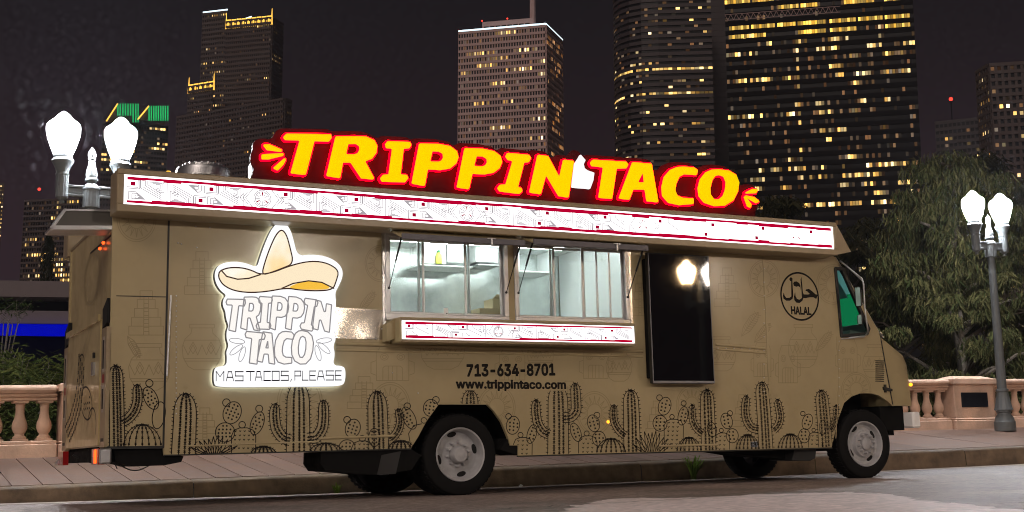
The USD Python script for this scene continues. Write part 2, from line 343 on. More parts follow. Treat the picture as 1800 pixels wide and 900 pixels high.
balustrade(-9.0, -3.09, 'pale stone balustrade at the left, just behind the rear of the food truck')
pier(-3.05, -2.1, 'plain stone pier of the balustrade half hidden by the rear of the truck', False)
balustrade(-2.05, 12.62, 'long middle run of stone balustrade reaching the pier with the dark plaque')
pier(12.68, 13.7, 'stone pier with a dark plaque beside the base of the right street lamp')
balustrade(13.74, 24.0, 'short run of stone balustrade to the right of the lamp post')

# =================================================================== STREET LAMPS
def street_lamp(x, y, label, warm=False):
    z0 = z_walk(x, y) if y > 0 else .30
    t = thing('street_lamp', label, 'street lamp', (x, y, z0), group='twin globe street lamps of the bridge')
    pf = lathe([(0, 0), (.185, 0), (.19, .02), (.19, .17), (.175, .185), (.165, .24), (.125, .30), (.115, .33), (.135, .345), (.135, .37)], 24)
    obj('pedestal', pf, m_lamp, t, smooth=35)
    obj('fluted_base', lathe([(.135, .37), (.165, .385), (.165, .40), (.155, .42), (.135, .52), (.105, .68), (.10, .72), (.115, .725), (.115, .76), (.09, .77)], 48, flute=(2, 6, 16, .06)), m_lamp, t, smooth=30)
    def zm_(prof, a0_, a1_, b0_, b1_): return [(r_, b0_ + (z_ - a0_) * (b1_ - b0_) / (a1_ - a0_)) for r_, z_ in prof]
    obj('post', lathe([(.085, .76), (.083, 1.2), (.062, 3.20), (.060, 3.26)], 48, flute=(0, 3, 12, .05)), m_lamp, t, smooth=30)
    obj('collar', lathe(zm_([(.06, 3.02), (.105, 3.03), (.108, 3.05), (.108, 3.42), (.115, 3.43), (.115, 3.46), (.098, 3.48), (.10, 3.50), (.055, 3.58), (.05, 3.60)], 3.02, 3.60, 3.22, 3.56), 48, flute=(2, 4, 14, .05)), m_lamp, t, smooth=30)
    obj('finial', lathe(zm_([(.05, 3.60), (.082, 3.62), (.082, 3.645), (.07, 3.66), (.074, 3.71), (.064, 3.78), (.044, 3.86), (.036, 3.93), (.048, 3.94), (.048, 3.96), (.04, 3.97), (.052, 4.0), (.046, 4.045), (.025, 4.09), (0, 4.13)], 3.6, 4.13, 3.56, 4.03), 24), m_lamp, t, smooth=40)
    for s in (-1, 1):
        ax = s * .36; xa_, xb_ = min(s * .09, ax - s * .06), max(s * .09, ax - s * .06)
        obj('arm', cat([rbx(xa_, xb_, -.03, .03, 3.475, 3.51, .006), rbx(xa_, xb_, -.022, .022, 3.397, 3.472, .006), rbx(xa_, xb_, -.03, .03, 3.36, 3.394, .006)]), m_lamp, t)
        obj('socket', cat([lathe(zm_([(0, 3.0), (.03, 3.005), (.035, 3.03), (.025, 3.05), (.075, 3.09), (.08, 3.10), (.08, 3.44), (.087, 3.45), (.087, 3.475), (.078, 3.48), (.078, 3.50), (.092, 3.56), (.12, 3.63), (.135, 3.66)], 3.0, 3.78, 3.26, 3.90), 48, c=(ax, 0, 0), flute=(4, 8, 14, .06)), lathe(zm_([(.135, 3.66), (.142, 3.68), (.128, 3.70), (.118, 3.725), (.122, 3.75), (.112, 3.78), (.0, 3.78)], 3.0, 3.78, 3.26, 3.90), 24, c=(ax, 0, 0))]), m_lamp, t, smooth=35)
        gl = lathe(zm_([(.0, 3.782), (.112, 3.782), (.118, 3.79), (.16, 3.90), (.195, 4.02), (.212, 4.11), (.207, 4.17), (.182, 4.215), (.13, 4.255), (.098, 4.285), (.08, 4.315), (.05, 4.345), (.022, 4.365), (0, 4.372)], 3.782, 4.372, 3.902, 4.468), 20, c=(ax, 0, 0))
        obj('globe', gl, (m_e_warm if warm and s < 0 else m_e_globe2) if y < 0 else m_e_globe, t, smooth=60)
    return t
street_lamp(-2.83, 5.1, 'twin globe street lamp behind the rear of the truck, its lower post hidden')
street_lamp(13.40, 5.1, 'twin globe street lamp standing free beside the plaque pier at the right')
street_lamp(12.25, -13.0, 'twin lamp across the road whose warm and white globes show in the screen', True)
street_lamp(-19.1, -13.2, 'twin lamp across the road, further back, out of the picture')
street_lamp(2.4, -13.4, 'added unseen twin lamp across the road, opposite the serving window')  # unseen lamp added to brighten the road on the right
street_lamp(-12.4, -13.4, 'added unseen twin lamp across the road, behind the viewer to the left')  # unseen lamp placed here to light the rear face of the truck

# =================================================================== FOOD TRUCK
XR, W, ROOF = -3.465, 2.45, 2.68
truck = thing('food_truck', 'tan taco food truck with cactus drawings, lit signs and open serving window', 'food truck')
S = lambda *a: at(*a)
rear_arch = [(722, 788.5), (735, 768), (750, 740), (771, 711), (857, 711), (868, 722), (882, 742), (893, 768), (897, 783), (911, 783), (911, 801)]
front_arch = [(1462, 786.4), (1466, 768), (1474, 735), (1484, 708), (1497, 697), (1512, 691.5), (1530, 691), (1545, 695), (1560, 705), (1569, 713)]
outline = [(XR, ROOF), (XR, .545), S(287, 787), S(288, 800.5)] + [S(*p) for p in rear_arch] + [S(*p) for p in front_arch] + [S(1571, 713), S(1548, 590), S(1545, 583), S(1469, 452), (4.95, ROOF)]
side = Polygon(outline)
assert side.is_valid, 'outline'
# openings
w1 = pol([(681, 411), (887, 428), (887, 559), (681, 554)]); w2 = pol([(908, 430), (1100, 442), (1103, 567), (908, 560)])
(wx0, _), (wx1, _) = S(681, 480), S(888, 490); (vx0, _), (vx1, _) = S(908, 490), S(1101, 500)
WZ0, WZ1 = S(681, 554)[1], S(681, 411)[1]
win1, win2 = sbox(wx0, WZ0, wx1, WZ1), sbox(vx0, WZ0, vx1, WZ1)
cabwin = pol([(1467, 471), (1481, 471), (1528, 578), (1524, 588), (1478, 592)], 0, .01)
near = side.difference(unary_union([win1, win2, cabwin]))
far = side.difference(cabwin)
obj('side_panel', slab(near, 0, .045), m_body, truck, label='near side of the body, wrapped in tan print with cactus drawings')
obj('side_panel', slab(far, W - .045, W), m_body, truck)
obj('roof', cat([rbx(XR, -2.3, .0, W, ROOF - .03, ROOF + .03, .02), rbx(4.5, 4.95, .0, W, ROOF - .03, ROOF + .03, .02), bx(-2.3, 4.5, 0, .06, ROOF - .03, ROOF + .03), bx(-2.3, 4.5, W - .06, W, ROOF - .03, ROOF + .03)]), m_tan2, truck)
RT = 2.955
obj('raised_roof', cat([rbx(-2.4, 4.55, .03, W - .03, RT - .02, RT, .005), bx(-2.4, -2.37, .03, W - .03, ROOF + .031, RT - .021), bx(4.52, 4.55, .03, W - .03, ROOF + .031, RT - .021), bx(-2.369, 4.519, .03, .05, ROOF + .031, RT - .021), bx(-2.369, 4.519, W - .05, W - .03, ROOF + .031, RT - .021)]), m_tan2, truck)
# floor and lower structure
objs('floor', ([bx(XR + .03, -.55, .05, W - .05, .50, .56), bx(.66, 4.75, .05, W - .05, .42, .56), bx(-.6, .7, .75, W - .75, .50, .56)]), m_dark, truck)
objs('wheel_well', ([bx(-.72, .66, .70, .72, .5, 1.0), bx(-.72, .66, W - .72, W - .70, .5, 1.0), bx(-.72, .66, .046, W - .046, .93, .96), bx(-.72, -.70, .046, W - .046, .5, .95), bx(.64, .66, .046, W - .046, .42, .95), bx(4.76, 4.78, .046, W - .046, .42, 1.05), bx(4.76, 5.75, .5, .52, .45, 1.05), bx(4.76, 5.75, W - .52, W - .5, .45, 1.05), bx(4.76, 5.66, .046, W - .046, 1.03, 1.06)]), m_dark, truck)
objs('frame_rail', [bx(-3.2, 6.1, .75, .83, .52, .68), bx(-3.2, 6.1, W - .83, W - .75, .52, .68)], m_dark, truck); objs('axle', [cat([tube([(0, .3, .41), (0, W - .3, .41)], .07), lathe([(0, -.16), (.16, -.1), (.19, 0), (.16, .1), (0, .16)], 12, 'x', (0, W / 2, .42))]), tube([(5.37, .3, .38), (5.37, W - .3, .38)], .05)], m_dark, truck)
# mud guard boxes hanging under the body
def under(pts, y0, y1, name, m=m_dark, **k): return obj(name, slab(Polygon([S(*p) for p in pts]), y0, y1), m, truck, **k)
under([(566, 794.3), (724, 789), (742, 800), (725, 826), (662, 835), (574, 828), (565, 815)], .02, .55, 'storage_box')
under([(200, 788), (305, 786), (314, 786), (314, 800), (324, 802), (320, 812), (290, 818), (235, 820), (205, 812)], .03, .6, 'rear_tank')
under([(672, 800), (706, 793), (697, 833), (664, 835)], .018, .03, 'mud_flap', m_flap)
under([(1405, 789), (1443, 787.5), (1441, 805), (1432, 810), (1400, 809)], .08, .5, 'step_box', m_flap)
under([(1280, 792), (1400, 789), (1400, 806), (1330, 800)], .2, .6, 'fuel_tank')
under([(895, 770), (911, 782), (911, 800), (880, 790)], .02, .4, 'arch_liner')
# cactus hugging black trim along the rear bottom
objs('trim_strip', ([slab(LineString([S(189, 787), S(286, 786)]).buffer(.012), -.012, .03), slab(LineString([S(289, 800.5), S(722, 789)]).buffer(.006), -.006, .02), slab(LineString([S(911, 802), S(1462, 787.5)]).buffer(.007), -.006, .02)]), m_gasket, truck)
# --- wheels
def wheel(x, y, s, front):
    """s = -1: outer face towards -y"""
    w = obj  # one wheel: tyre with rim and hub parts
    r = .408
    ty = lathe([(.27, .00), (.29, -.012), (.33, -.016), (.375, -.012), (.398, .004), (.405, .03), (.408, .06), (.408, .19), (.405, .215), (.395, .24), (.375, .255), (.33, .26), (.27, .25)], 64, 'y')
    v = np.array(ty.vertices); v[:, 1] *= -s; v += [x, y, r - .003]
    fc = np.array(ty.faces); ty = trimesh.Trimesh(v, fc if s > 0 else fc[:, ::-1], process=False)
    # tread blocks
    tb = []
    for k in range(44):
        a = k * 2 * math.pi / 44
        for q in (.035, .165):
            b = trimesh.creation.box([.032, .055, .012]); b.apply_transform(trimesh.transformations.rotation_matrix(a, [0, 1, 0])); b.apply_translation([math.sin(a) * .411, (q + .03) * -s, math.cos(a) * .411]); tb.append(b)
    tb = cat(tb); tb.apply_translation([x, y, r - .003])
    t = obj('tyre', cat([ty, tb]), m_rubber, truck, smooth=40)
    d = -s
    # Sign of d: + means deeper is +y
    if front: prof = [(.272, .0), (.268, -.012), (.255, -.008), (.245, .02), (.235, .05), (.205, .06), (.165, .045), (.155, .02), (.15, .0), (.1, -.004), (.075, -.004), (.072, -.03), (.055, -.042), (.0, -.046)]
    else: prof = [(.272, .0), (.268, -.012), (.255, -.006), (.245, .03), (.238, .085), (.225, .10), (.19, .098), (.165, .085), (.15, .082), (.105, .08), (.09, .075), (.088, .02), (.08, .0), (.07, -.012), (.0, -.016)]
    rm = lathe(prof, 48, 'y'); v = np.array(rm.vertices); v[:, 1] *= d; v += [x, y, r - .003]; fc = np.array(rm.faces)
    obj('rim', trimesh.Trimesh(v, fc if s > 0 else fc[:, ::-1], process=False), m_rim, t, smooth=35)
    hs = []
    n = 4 if front else 4
    for k in range(n):
        a = k * 2 * math.pi / n + (.55 if front else .25); rr = .205
        e = Point(0, 0).buffer(1, 6); e = affinity.rotate(affinity.scale(e, .05, .026), 90 - 0, origin=(0, 0)); e = affinity.rotate(e, math.degrees(a), origin=(0, 0)); e = affinity.translate(e, math.cos(a) * rr, math.sin(a) * rr)
        yy = y + d * (.0565 if front else .0945)
        m = slab(affinity.translate(e, x, r), yy - .004, yy + .004); hs.append(m)
    objs('hand_hole', hs, m_hole, t)
    nuts = []
    for k in range(10):
        a = k * 2 * math.pi / 10 + .2; rr = .118 if not front else .112
        b = lathe([(0, 0), (.017, 0), (.017, .03), (.009, .045), (0, .045)], 6, 'y'); v = np.array(b.vertices); v[:, 1] *= -d; v += [x + math.cos(a) * rr, y + d * (.079 if not front else -.003), r + math.sin(a) * rr]
        nuts.append(trimesh.Trimesh(v, b.faces, process=False))
    nuts = cat(nuts); nuts.fix_normals(); obj('wheel_nut', nuts, m_rim, t, smooth=30, kind='stuff')
for xx, yy, s, fr in ((0, .05, -1, False), (5.373, .06, -1, True), (0, W - .05, 1, False), (5.373, W - .06, 1, True)): wheel(xx, yy, s, fr)
for yy in (.34, W - .34 - .25):
    m = lathe([(.27, .0), (.33, -.01), (.395, .004), (.408, .05), (.408, .20), (.395, .245), (.33, .26), (.27, .25)], 48, 'y', (0, yy, .405)); obj('inner_tyre', m, m_rubber, truck, smooth=40)
# --- nose, windscreen, bumper
n0, n1 = S(1548, 590), S(1571, 713)
nose_top = S(1597, 624); nose_f = S(1608, 640); nose_b = S(1613, 713)
P = []
for y0, y1, inset in ((.03, W - .03, 0),):
    for (px_, pz_), iy in ((n0, .03), ((n1[0], n1[1]), .03), ((nose_top[0], nose_top[1]), .10), ((nose_f[0], nose_f[1]), .14), ((nose_b[0], nose_b[1]), .10), ((nose_b[0] - .05, nose_b[1]), .05), ((nose_top[0] - .15, nose_top[1] + .02), .05), ((nose_top[0] - .1, nose_top[1] - .1), .045)):
        P += [(px_, iy, pz_), (px_, W - iy, pz_)]
hood = obj('hood', hull(P), m_body, truck, smooth=25)
objs('hood_louvre', ([slab(LineString([at(1539, 634 + k * 3.6), at(1553, 634.5 + k * 3.6)]).buffer(.0045), -.008, .001) for k in range(11)]), m_gasket, truck)
objs('hood_latch', ([slab(pol([(1551, 680), (1566, 684), (1566, 688), (1552, 686)]), -.03, 0), slab(pol([(1553, 676), (1556, 676), (1557, 690), (1554, 690)]), -.02, 0)]), m_gasket, truck)
objs('body_seam', ([slab(LineString([S(1547, 588), S(1556, 640), S(1569, 710)]).buffer(.008), -.003, .01), slab(LineString([S(297, 380), S(287, 786)]).buffer(.009), -.003, .01), slab(LineString([S(205, 520), S(292, 522)]).buffer(.004), -.0025, .01)]), m_gasket, truck)
objs('chrome_trim', ([slab(LineString([S(300, 520), S(293, 660)]).buffer(.007), -.012, 0), slab(LineString([S(1546, 585), S(1550, 592)]).buffer(.012), -.02, .02)]), m_alu, truck)
a0, a1 = S(1469, 452), S(1545, 583)
obj('windscreen', trimesh.Trimesh([(a0[0], .07, a0[1]), (a1[0], .07, a1[1]), (a1[0], W - .07, a1[1]), (a0[0], W - .07, a0[1])], [[0, 1, 2], [0, 2, 3]], process=False), m_cabglass, truck)
objs('windscreen_pillar', ([tube([(a0[0] + .008, y, a0[1]), (a1[0] + .008, y, a1[1])], .018) for y in (.03, W - .03)]), m_alu, truck)
bz0, bz1 = at(1605, 752, -.02)[1], at(1605, 724, -.02)[1]; bxx = at(1604, 735, -.02)[0]
obj('bumper', cat([rbx(bxx, bxx + .13, -.03, W + .03, bz0, bz1, .02)]), m_white, truck, smooth=30)
objs('bumper_bracket', ([bx(n1[0] - .1, bxx, .25, .4, bz0 - .02, bz0 + .14), bx(n1[0] - .1, bxx, W - .4, W - .25, bz0 - .02, bz0 + .14), bx(5.70, bxx - .01, .12, W - .12, .56, .855), bx(5.9, 5.98, .2, W - .2, .50, .62)]), m_dark, truck)
obj('marker_light', trimesh.creation.icosphere(2, .022).apply_translation(at3(1601, 676, .085)), m_e_amber, truck, smooth=True, label='small amber marker light on the nose')
obj('marker_light', trimesh.creation.icosphere(2, .016).apply_translation(at3(1069, 741.5, -.004)), m_e_amber, truck, smooth=True, label='small amber marker light between the cactus drawings')
# --- cab window
obj('cab_window_frame', slab(cabwin.buffer(.012).difference(cabwin.buffer(-.028)), -.010, .03), m_gasket, truck)
obj('cab_window', flat(cabwin.buffer(-.02), .014), m_cabglass, truck)
obj('cab_window', flat(cabwin.buffer(-.02), W - .014), m_cabglass, truck)
obj('dashboard', hull([(5.2, .1, 1.62), (5.7, .1, 1.62), (5.2, W - .1, 1.62), (5.7, W - .1, 1.62), (5.3, .1, 1.78), (5.68, .1, 1.72), (5.3, W - .1, 1.78), (5.68, W - .1, 1.72)]), m_grey, truck)
obj('steering_wheel', cat([tube([(5.12 + .10 * math.cos(t_) , 1.75 + .22 * math.sin(t_), 1.88 + .17 * math.cos(t_)) for t_ in np.linspace(0, 2 * math.pi, 25)], .014), tube([(5.12, 1.75, 1.88), (5.35, 1.75, 1.7)], .02)]), m_gasket, truck)
def shade(f0, f1, m, name, y0=.12, y1=1.6, **k):
    p, q = [(a1[0] - .06 + (a0[0] - a1[0]) * f, a1[1] + (a0[1] - a1[1]) * f) for f in (f0, f1)]
    return obj(name, hull([(x_ + d, y, z_) for (x_, z_) in (p, q) for y in (y0, y1) for d in (0, -.012)]), m, truck, **k)
shade(.12, .46, m_green, 'green_panel', label='bright green panel seen through the cab window'); shade(.47, .97, pbr('teal_reflection', (.22, .50, .50), .5), 'painted_reflection')  # teal sheet paints the reflection in the windscreen glass
shade(.0, .115, m_grey, 'dash_ledge')
obj('cab_fill_light', bx(4.5, 4.75, 1.1, 1.35, ROOF - .06, ROOF - .035), m_e_cab, truck)  # invented ceiling glow, added to fill the cab with light
# mirrors on their chrome bracket
my = -.22
br = [at3(1477, 459, 0.0), at3(1480, 461, -.08), at3(1515.5, 490, my), at3(1518, 500, my), at3(1520, 540, my), at3(1524, 570, my), at3(1526, 584, my), at3(1520, 591, -.12), at3(1492, 594, -.005)]
mb = obj('mirror_bracket', tube(br, .010, 8), m_alu, truck, smooth=60)
objs('mirror_strut', ([tube([at3(1484, 464, -.1), at3(1516, 494, my + .03)], .007), tube([at3(1478, 596, 0), at3(1520, 592, -.1)], .006)]), m_alu, mb, smooth=60)
def mirror(cx, cy, hx, hz):
    c = at3(cx, cy, my - .02); m = rbx(-hx, hx, -.03, .03, -hz, hz, .028); m.apply_transform(trimesh.transformations.rotation_matrix(math.radians(-52), [0, 0, 1])); m.apply_translation(c)
    k = obj('mirror', m, m_gasket, mb, smooth=40)
    g = rbx(-hx + .012, hx - .012, -.034, -.0305, -hz + .014, hz - .014, .002); g.apply_transform(trimesh.transformations.rotation_matrix(math.radians(-52), [0, 0, 1])); g.apply_translation(c); return g
gl = [mirror(1509, 522, .040, .125), mirror(1512, 562, .034, .07)]
for g in gl: obj('mirror_glass', g, m_mirror, mb)
# --- awnings (light boxes along both roof edges)
AX0, AX1, AZ0, AZ1, AY = -3.49, 4.80, 2.615, 3.005, -.30
def awning(y0, y1, face):
    b = rbx(AX0, AX1, min(y0, y1), max(y0, y1), AZ0, AZ1, .008)
    return obj('awning_box', b, m_tan2, truck, label='light box awning with a red and white step pattern' if face else None)
aw = awning(AY, -.004, True); awning(W + .004, W + .30, False)
PX0, PX1, PZ0, PZ1 = -3.43, 4.755, 2.684, 2.955
objs('awning_rim', ([rbx(AX0, AX1, AY - .028, AY + .002, AZ0, PZ0, .006), rbx(AX0, AX1, AY - .028, AY + .002, PZ1, AZ1, .006), rbx(AX0, PX0, AY - .028, AY + .002, PZ0, PZ1, .006), rbx(PX1, AX1, AY - .028, AY + .002, PZ0, PZ1, .006)]), m_tan2, aw)
def greca(x0, x1, z0, z1, cell, y, density=1.0, seed=1):
    """step-fret line drawing between two red bands -> (grey lines, red figures, red squares)"""
    L, SQ, RD, TR = [], [], [], []; h = z1 - z0; xm0 = x0
    def spiral(cx0, cx1, a0, a1, n, flip, up):
        w = cx1 - cx0; hh = a1 - a0
        for k in range(n):
            d = k * .16
            p = [(0 + d, 1 - d * .9), (1 - d, 1 - d * .9), (1 - d, 0 + d * .9), (.45 + d * .3, 0 + d * .9)] if k % 2 == 0 else [(0 + d, 1 - d * .9), (0 + d, .35), (.4, 0 + d * .9), (1 - d, 0 + d * .9)]
            q = [((1 - u) if flip else u, v if up else 1 - v) for u, v in p]
            L.append(LineString([(cx0 + u * w, a0 + v * hh) for u, v in q]))
    n = max(1, int(round((x1 - x0) / cell))); c = (x1 - x0) / n
    i = 0
    while i < n:
        a = x0 + i * c; b = a + c; fl = i % 2 == 1
        u = lambda t: (b - t * c) if fl else (a + t * c)
        zz = lambda t: z0 + t * h
        kind = i % 6
        if kind == 3:                                         # round sun between two diamonds
            cx, cz, r = (a + b) / 2, (z0 + z1) / 2, h * .43
            for q in (1, .82): L.append(LineString([(cx + r * q * math.cos(t), cz + r * q * math.sin(t)) for t in np.linspace(0, 2 * math.pi, 33)]))
            for t in np.linspace(0, 2 * math.pi, 13): L.append(LineString([(cx + r * .3 * math.cos(t), cz + r * .3 * math.sin(t)), (cx + r * .75 * math.cos(t), cz + r * .75 * math.sin(t))]))
            for t in (1.57, 3.7, 5.7): TR.append(Polygon([(cx + r * .2 * math.cos(t), cz + r * .2 * math.sin(t)), (cx + r * .75 * math.cos(t - .14), cz + r * .75 * math.sin(t - .14)), (cx + r * .75 * math.cos(t + .14), cz + r * .75 * math.sin(t + .14))]))
            for s in (-1, 1):
                for k in range(3):
                    xx = cx + s * (r * 1.15 + k * .0); d = h * (.44 - k * .13)
                    L.append(LineString([(xx + s * (k * .045), cz - d), (xx + s * (k * .045 + d * .8), cz), (xx + s * (k * .045), cz + d)]))
        else:
            top = (i % 2 == 0)
            # square in its frame
            s1 = h * .22
            ax = u(.14); az = zz(.80 if top else .20)
            SQ.append(sbox(ax - s1 * .46, az - s1 * .42, ax + s1 * .46, az + s1 * .42))
            sg = 1 if top else -1
            fr = [(u(.0), az - sg * .75 * s1), (u(.27), az - sg * .75 * s1), (u(.27), az + sg * s1 * .9)]
            L.append(LineString(fr)); L.append(LineString([(u(.0), az - sg * 1.05 * s1), (u(.31), az - sg * 1.05 * s1), (u(.31), az + sg * s1 * .9)]))
            # diagonals
            for k in range(4):
                d = k * .10
                L.append(LineString([(u(.33 + d * .6), zz(.97 if top else .03)), (u(.33 + d * .6), zz(.62 + d * .6) if top else zz(.38 - d * .6)), (u(.86 - .0), zz(.12 + d * .9) if top else zz(.88 - d * .9))]))
            for k in range(3):
                d = k * .08
                L.append(LineString([(u(.55 + d), zz(.93 - d * .6 if top else .07 + d * .6)), (u(.92 - d * .6), zz(.93 - d * .6 if top else .07 + d * .6)), (u(.92 - d * .6), zz(.45 + d if top else .55 - d)), (u(.72), zz(.52 + d if top else .48 - d))]))
                L.append(LineString([(u(.04 + d), zz(.05 if top else .95)), (u(.04 + d), zz(.42 - d if top else .58 + d)), (u(.22 + d * .2), zz(.42 - d if top else .58 + d)), (u(.44 - d * .5), zz(.08 + d * .5 if top else .92 - d * .5)), (u(.12 + d), zz(.08 + d * .5 if top else .92 - d * .5))]))
            L.append(LineString([(b if not fl else a, z0), (b if not fl else a, z1)]))
        i += 1
    return L, SQ, TR
def light_panel(x0, x1, z0, z1, y, parent, cell, fade, names):
    """white lit acrylic with red bands and thin lines"""
    obj(names[0], slab(sbox(x0, z0, x1, z1), y, y + .02), m_e_white, parent)
    h = z1 - z0; rr = random.Random(int(cell * 1000))
    b0, b1 = z0 + h * .05, z1 - h * .05
    L, SQ, TR = greca(x0 + .03, x1 - .03, z0 + h * .15, z1 - h * .15, cell, y)
    # red bands, stepped on their inner edge
    def band(za, inward):
        out = []; x = x0 + .03
        while x < x1 - .03:
            w = min(rr.choice([.16, .22, .3, .42]), x1 - .03 - x); t = h * rr.choice([.08, .10, .12, .14])
            out.append(sbox(x, min(za, za + inward * t), x + w, max(za, za + inward * t))); x += w
        return unary_union(out)
    red = unary_union([band(b0 + h * .015, 1), band(b1 - h * .015, -1)])
    obj(names[1], flat(red, y - .0015), m_e_red, parent, kind='stuff')
    keep = [l for l in L if rr.random() < fade(l.centroid.x)]
    lw = .0078
    if keep: obj(names[2], flat(unary_union([l.buffer(lw / 2, 1) for l in keep]), y - .0012), m_e_line, parent, kind='stuff')
    obj(names[3], flat(unary_union(SQ + TR), y - .0022), m_e_redsq, parent, kind='stuff')
light_panel(PX0, PX1, PZ0, PZ1, AY - .008, aw, .355, lambda x: np.interp(x, [-3.4, -.5, 1.6, 2.6], [1, 1, .75, .0]), ('lit_panel', 'red_band', 'line_pattern', 'red_square'))
# awning ends: visor over the cab, hood over the rear
vz = [at(1468, 394, -.28), at(1481, 391, -.28), at(1494, 443, -.28), at(1468, 450, -.28)]
vx = 4.802
obj('cab_visor', slab(Polygon([(vx, AZ1 - .012), (vx + .02, AZ1 - .012), (at(1494, 443, -.28)[0], at(1494, 443, -.28)[1]), (vx, AZ0 + .01)]), -.30, W + .30), m_tan2, truck)
hp = [at(114, 369, .02), at(204, 371, .02), at(204, 401, .02), at(92, 400, .02)]
hd = Polygon([hp[0], (XR + .0, hp[1][1]), (XR + .0, hp[2][1]), hp[3]])
m_hood = pbr('hood_brushed', (.10, .095, .085), .5, .5, None, (3, .1))
obj('rear_hood', slab(hd, .02, .34), m_hood, truck)
objs('rear_hood_edge', ([slab(LineString([hp[0], (XR, hp[1][1])]).buffer(.008), .008, .35), slab(LineString([hp[3], (XR, hp[2][1])]).buffer(.018), .008, .35), slab(LineString([hp[0], hp[3]]).buffer(.012), .008, .35)]), m_alu, truck)
# front wall above the windscreen
obj('front_cap', hull([(4.6, .02, ROOF), (4.95, .02, ROOF), (a0[0], .02, a0[1]), (4.6, .02, a0[1]), (4.6, W - .02, ROOF), (4.95, W - .02, ROOF), (a0[0], W - .02, a0[1]), (4.6, W - .02, a0[1])]), m_tan2, truck)
# --- roof: fan, vent, little beacon
fx, fz = at(357, 305, 1.1)
fan = obj('roof_fan', lathe([(.30, RT), (.30, RT + .08), (.27, RT + .11)], 32, c=(fx, 1.1, 0)), m_alu, truck, smooth=35, label='round aluminium exhaust fan on the roof')
objs('fan_hood', ([lathe([(.275, fz - .06), (.275, fz + .02), (.26, fz + .045), (.19, fz + .06), (0, fz + .07)], 40, c=(fx, 1.1, 0)), lathe([(.20, fz + .05), (.20, fz + .075), (.19, fz + .085), (0, fz + .09)], 40, c=(fx, 1.1, 0))]), m_alu, fan, smooth=35)
obj('fan_bolt', cat([bx(fx + .205 * math.cos(t_) - .008, fx + .205 * math.cos(t_) + .008, 1.1 + .205 * math.sin(t_) - .008, 1.1 + .205 * math.sin(t_) + .008, fz + .05, fz + .082) for t_ in np.linspace(0, 2 * math.pi, 21)]), m_steel, fan)
v2 = at(443, 300, .9)
obj('roof_vent', lathe([(.25, RT), (.25, v2[1] + .05), (.23, v2[1] + .09), (0, v2[1] + .12)], 28, c=(v2[0] + .22, .9, 0)), m_alu, truck, smooth=35, label='second aluminium vent half behind the roof sign')
obj('roof_beacon', cat([trimesh.creation.icosphere(2, .03).apply_translation(at3(296, 305, .5)), tube([at3(297, 318, .5), at3(296, 305, .5)], .012)]), m_e_hat2, truck, smooth=True)

# --- roof sign
SY = .06
z4 = lambda pts: zm(pts, 3.6, 430, 200)
z5 = lambda pts: zm(pts, 3.6, 900, 250)
LET = {
 'T1': (z4([(262, 127), (545, 130), (549, 155), (532, 176), (440, 172), (385, 387), (291, 376), (350, 168), (256, 166), (244, 148)]), None),
 'R': (z4([(576, 144), (700, 142), (770, 146), (820, 168), (838, 205), (832, 248), (805, 285), (760, 301), (822, 416), (738, 408), (672, 308), (620, 308), (603, 407), (518, 393)]), z4([(655, 190), (705, 190), (726, 203), (728, 228), (716, 250), (690, 258), (640, 256)])),
 'I1': (z4([(905, 173), (1045, 180), (1054, 198), (1042, 218), (1005, 221), (985, 385), (1025, 388), (1034, 408), (1016, 433), (870, 430), (858, 408), (876, 386), (912, 384), (935, 220), (896, 216), (889, 192)]), None),
 'P1': (z4([(1106, 189), (1230, 192), (1300, 206), (1342, 238), (1352, 275), (1338, 315), (1300, 346), (1240, 356), (1158, 351), (1138, 457), (1058, 441)]), z4([(1187, 236), (1230, 238), (1255, 252), (1258, 275), (1248, 295), (1225, 304), (1172, 303)])),
 'P2': (z4([(1393, 217), (1505, 222), (1578, 238), (1618, 268), (1628, 305), (1612, 345), (1575, 373), (1520, 383), (1440, 379), (1418, 477), (1343, 466)]), z4([(1467, 267), (1508, 269), (1533, 284), (1536, 305), (1525, 325), (1504, 333), (1450, 331)])),
 'I2': (z5([(-30, 68), (105, 81), (119, 100), (106, 126), (75, 129), (35, 285), (58, 290), (64, 310), (46, 327), (-78, 311), (-92, 290), (-76, 269), (-40, 268), (5, 118), (-26, 112), (-41, 90)]), None),
 'N': (z5([(163, 80), (227, 89), (300, 225), (325, 111), (390, 119), (356, 350), (295, 340), (215, 205), (181, 329), (110, 318)]), None),
 'T2': (z5([(510, 111), (720, 124), (734, 142), (722, 165), (660, 167), (631, 359), (548, 351), (578, 159), (505, 151), (495, 130)]), None),
 'A': (z5([(762, 127), (882, 137), (924, 380), (853, 373), (842, 300), (766, 298), (741, 364), (676, 356)]), z5([(829, 187), (837, 255), (795, 254)])),
 'C': (z5([(1080, 155), (1150, 160), (1175, 178), (1166, 208), (1090, 202), (1056, 220), (1036, 265), (1031, 305), (1044, 338), (1080, 353), (1147, 355), (1148, 391), (1060, 398), (990, 383), (952, 340), (947, 285), (962, 220), (1000, 175), (1040, 158)]), None),
 'O': (z5([(1300, 171), (1370, 180), (1418, 208), (1436, 255), (1428, 310), (1400, 368), (1345, 402), (1280, 404), (1215, 382), (1182, 340), (1177, 290), (1190, 235), (1225, 190), (1262, 174)]), z5([(1310, 207), (1340, 217), (1354, 250), (1350, 300), (1335, 340), (1308, 362), (1275, 360), (1256, 333), (1253, 290), (1265, 240), (1283, 215)])),
}
def letter(key, y, r=.012):
    o, h = LET[key]; g = pol(o, y, r)
    if h: g = g.difference(pol(h, y, .008))
    return g
letters = {k: letter(k, SY) for k in LET}
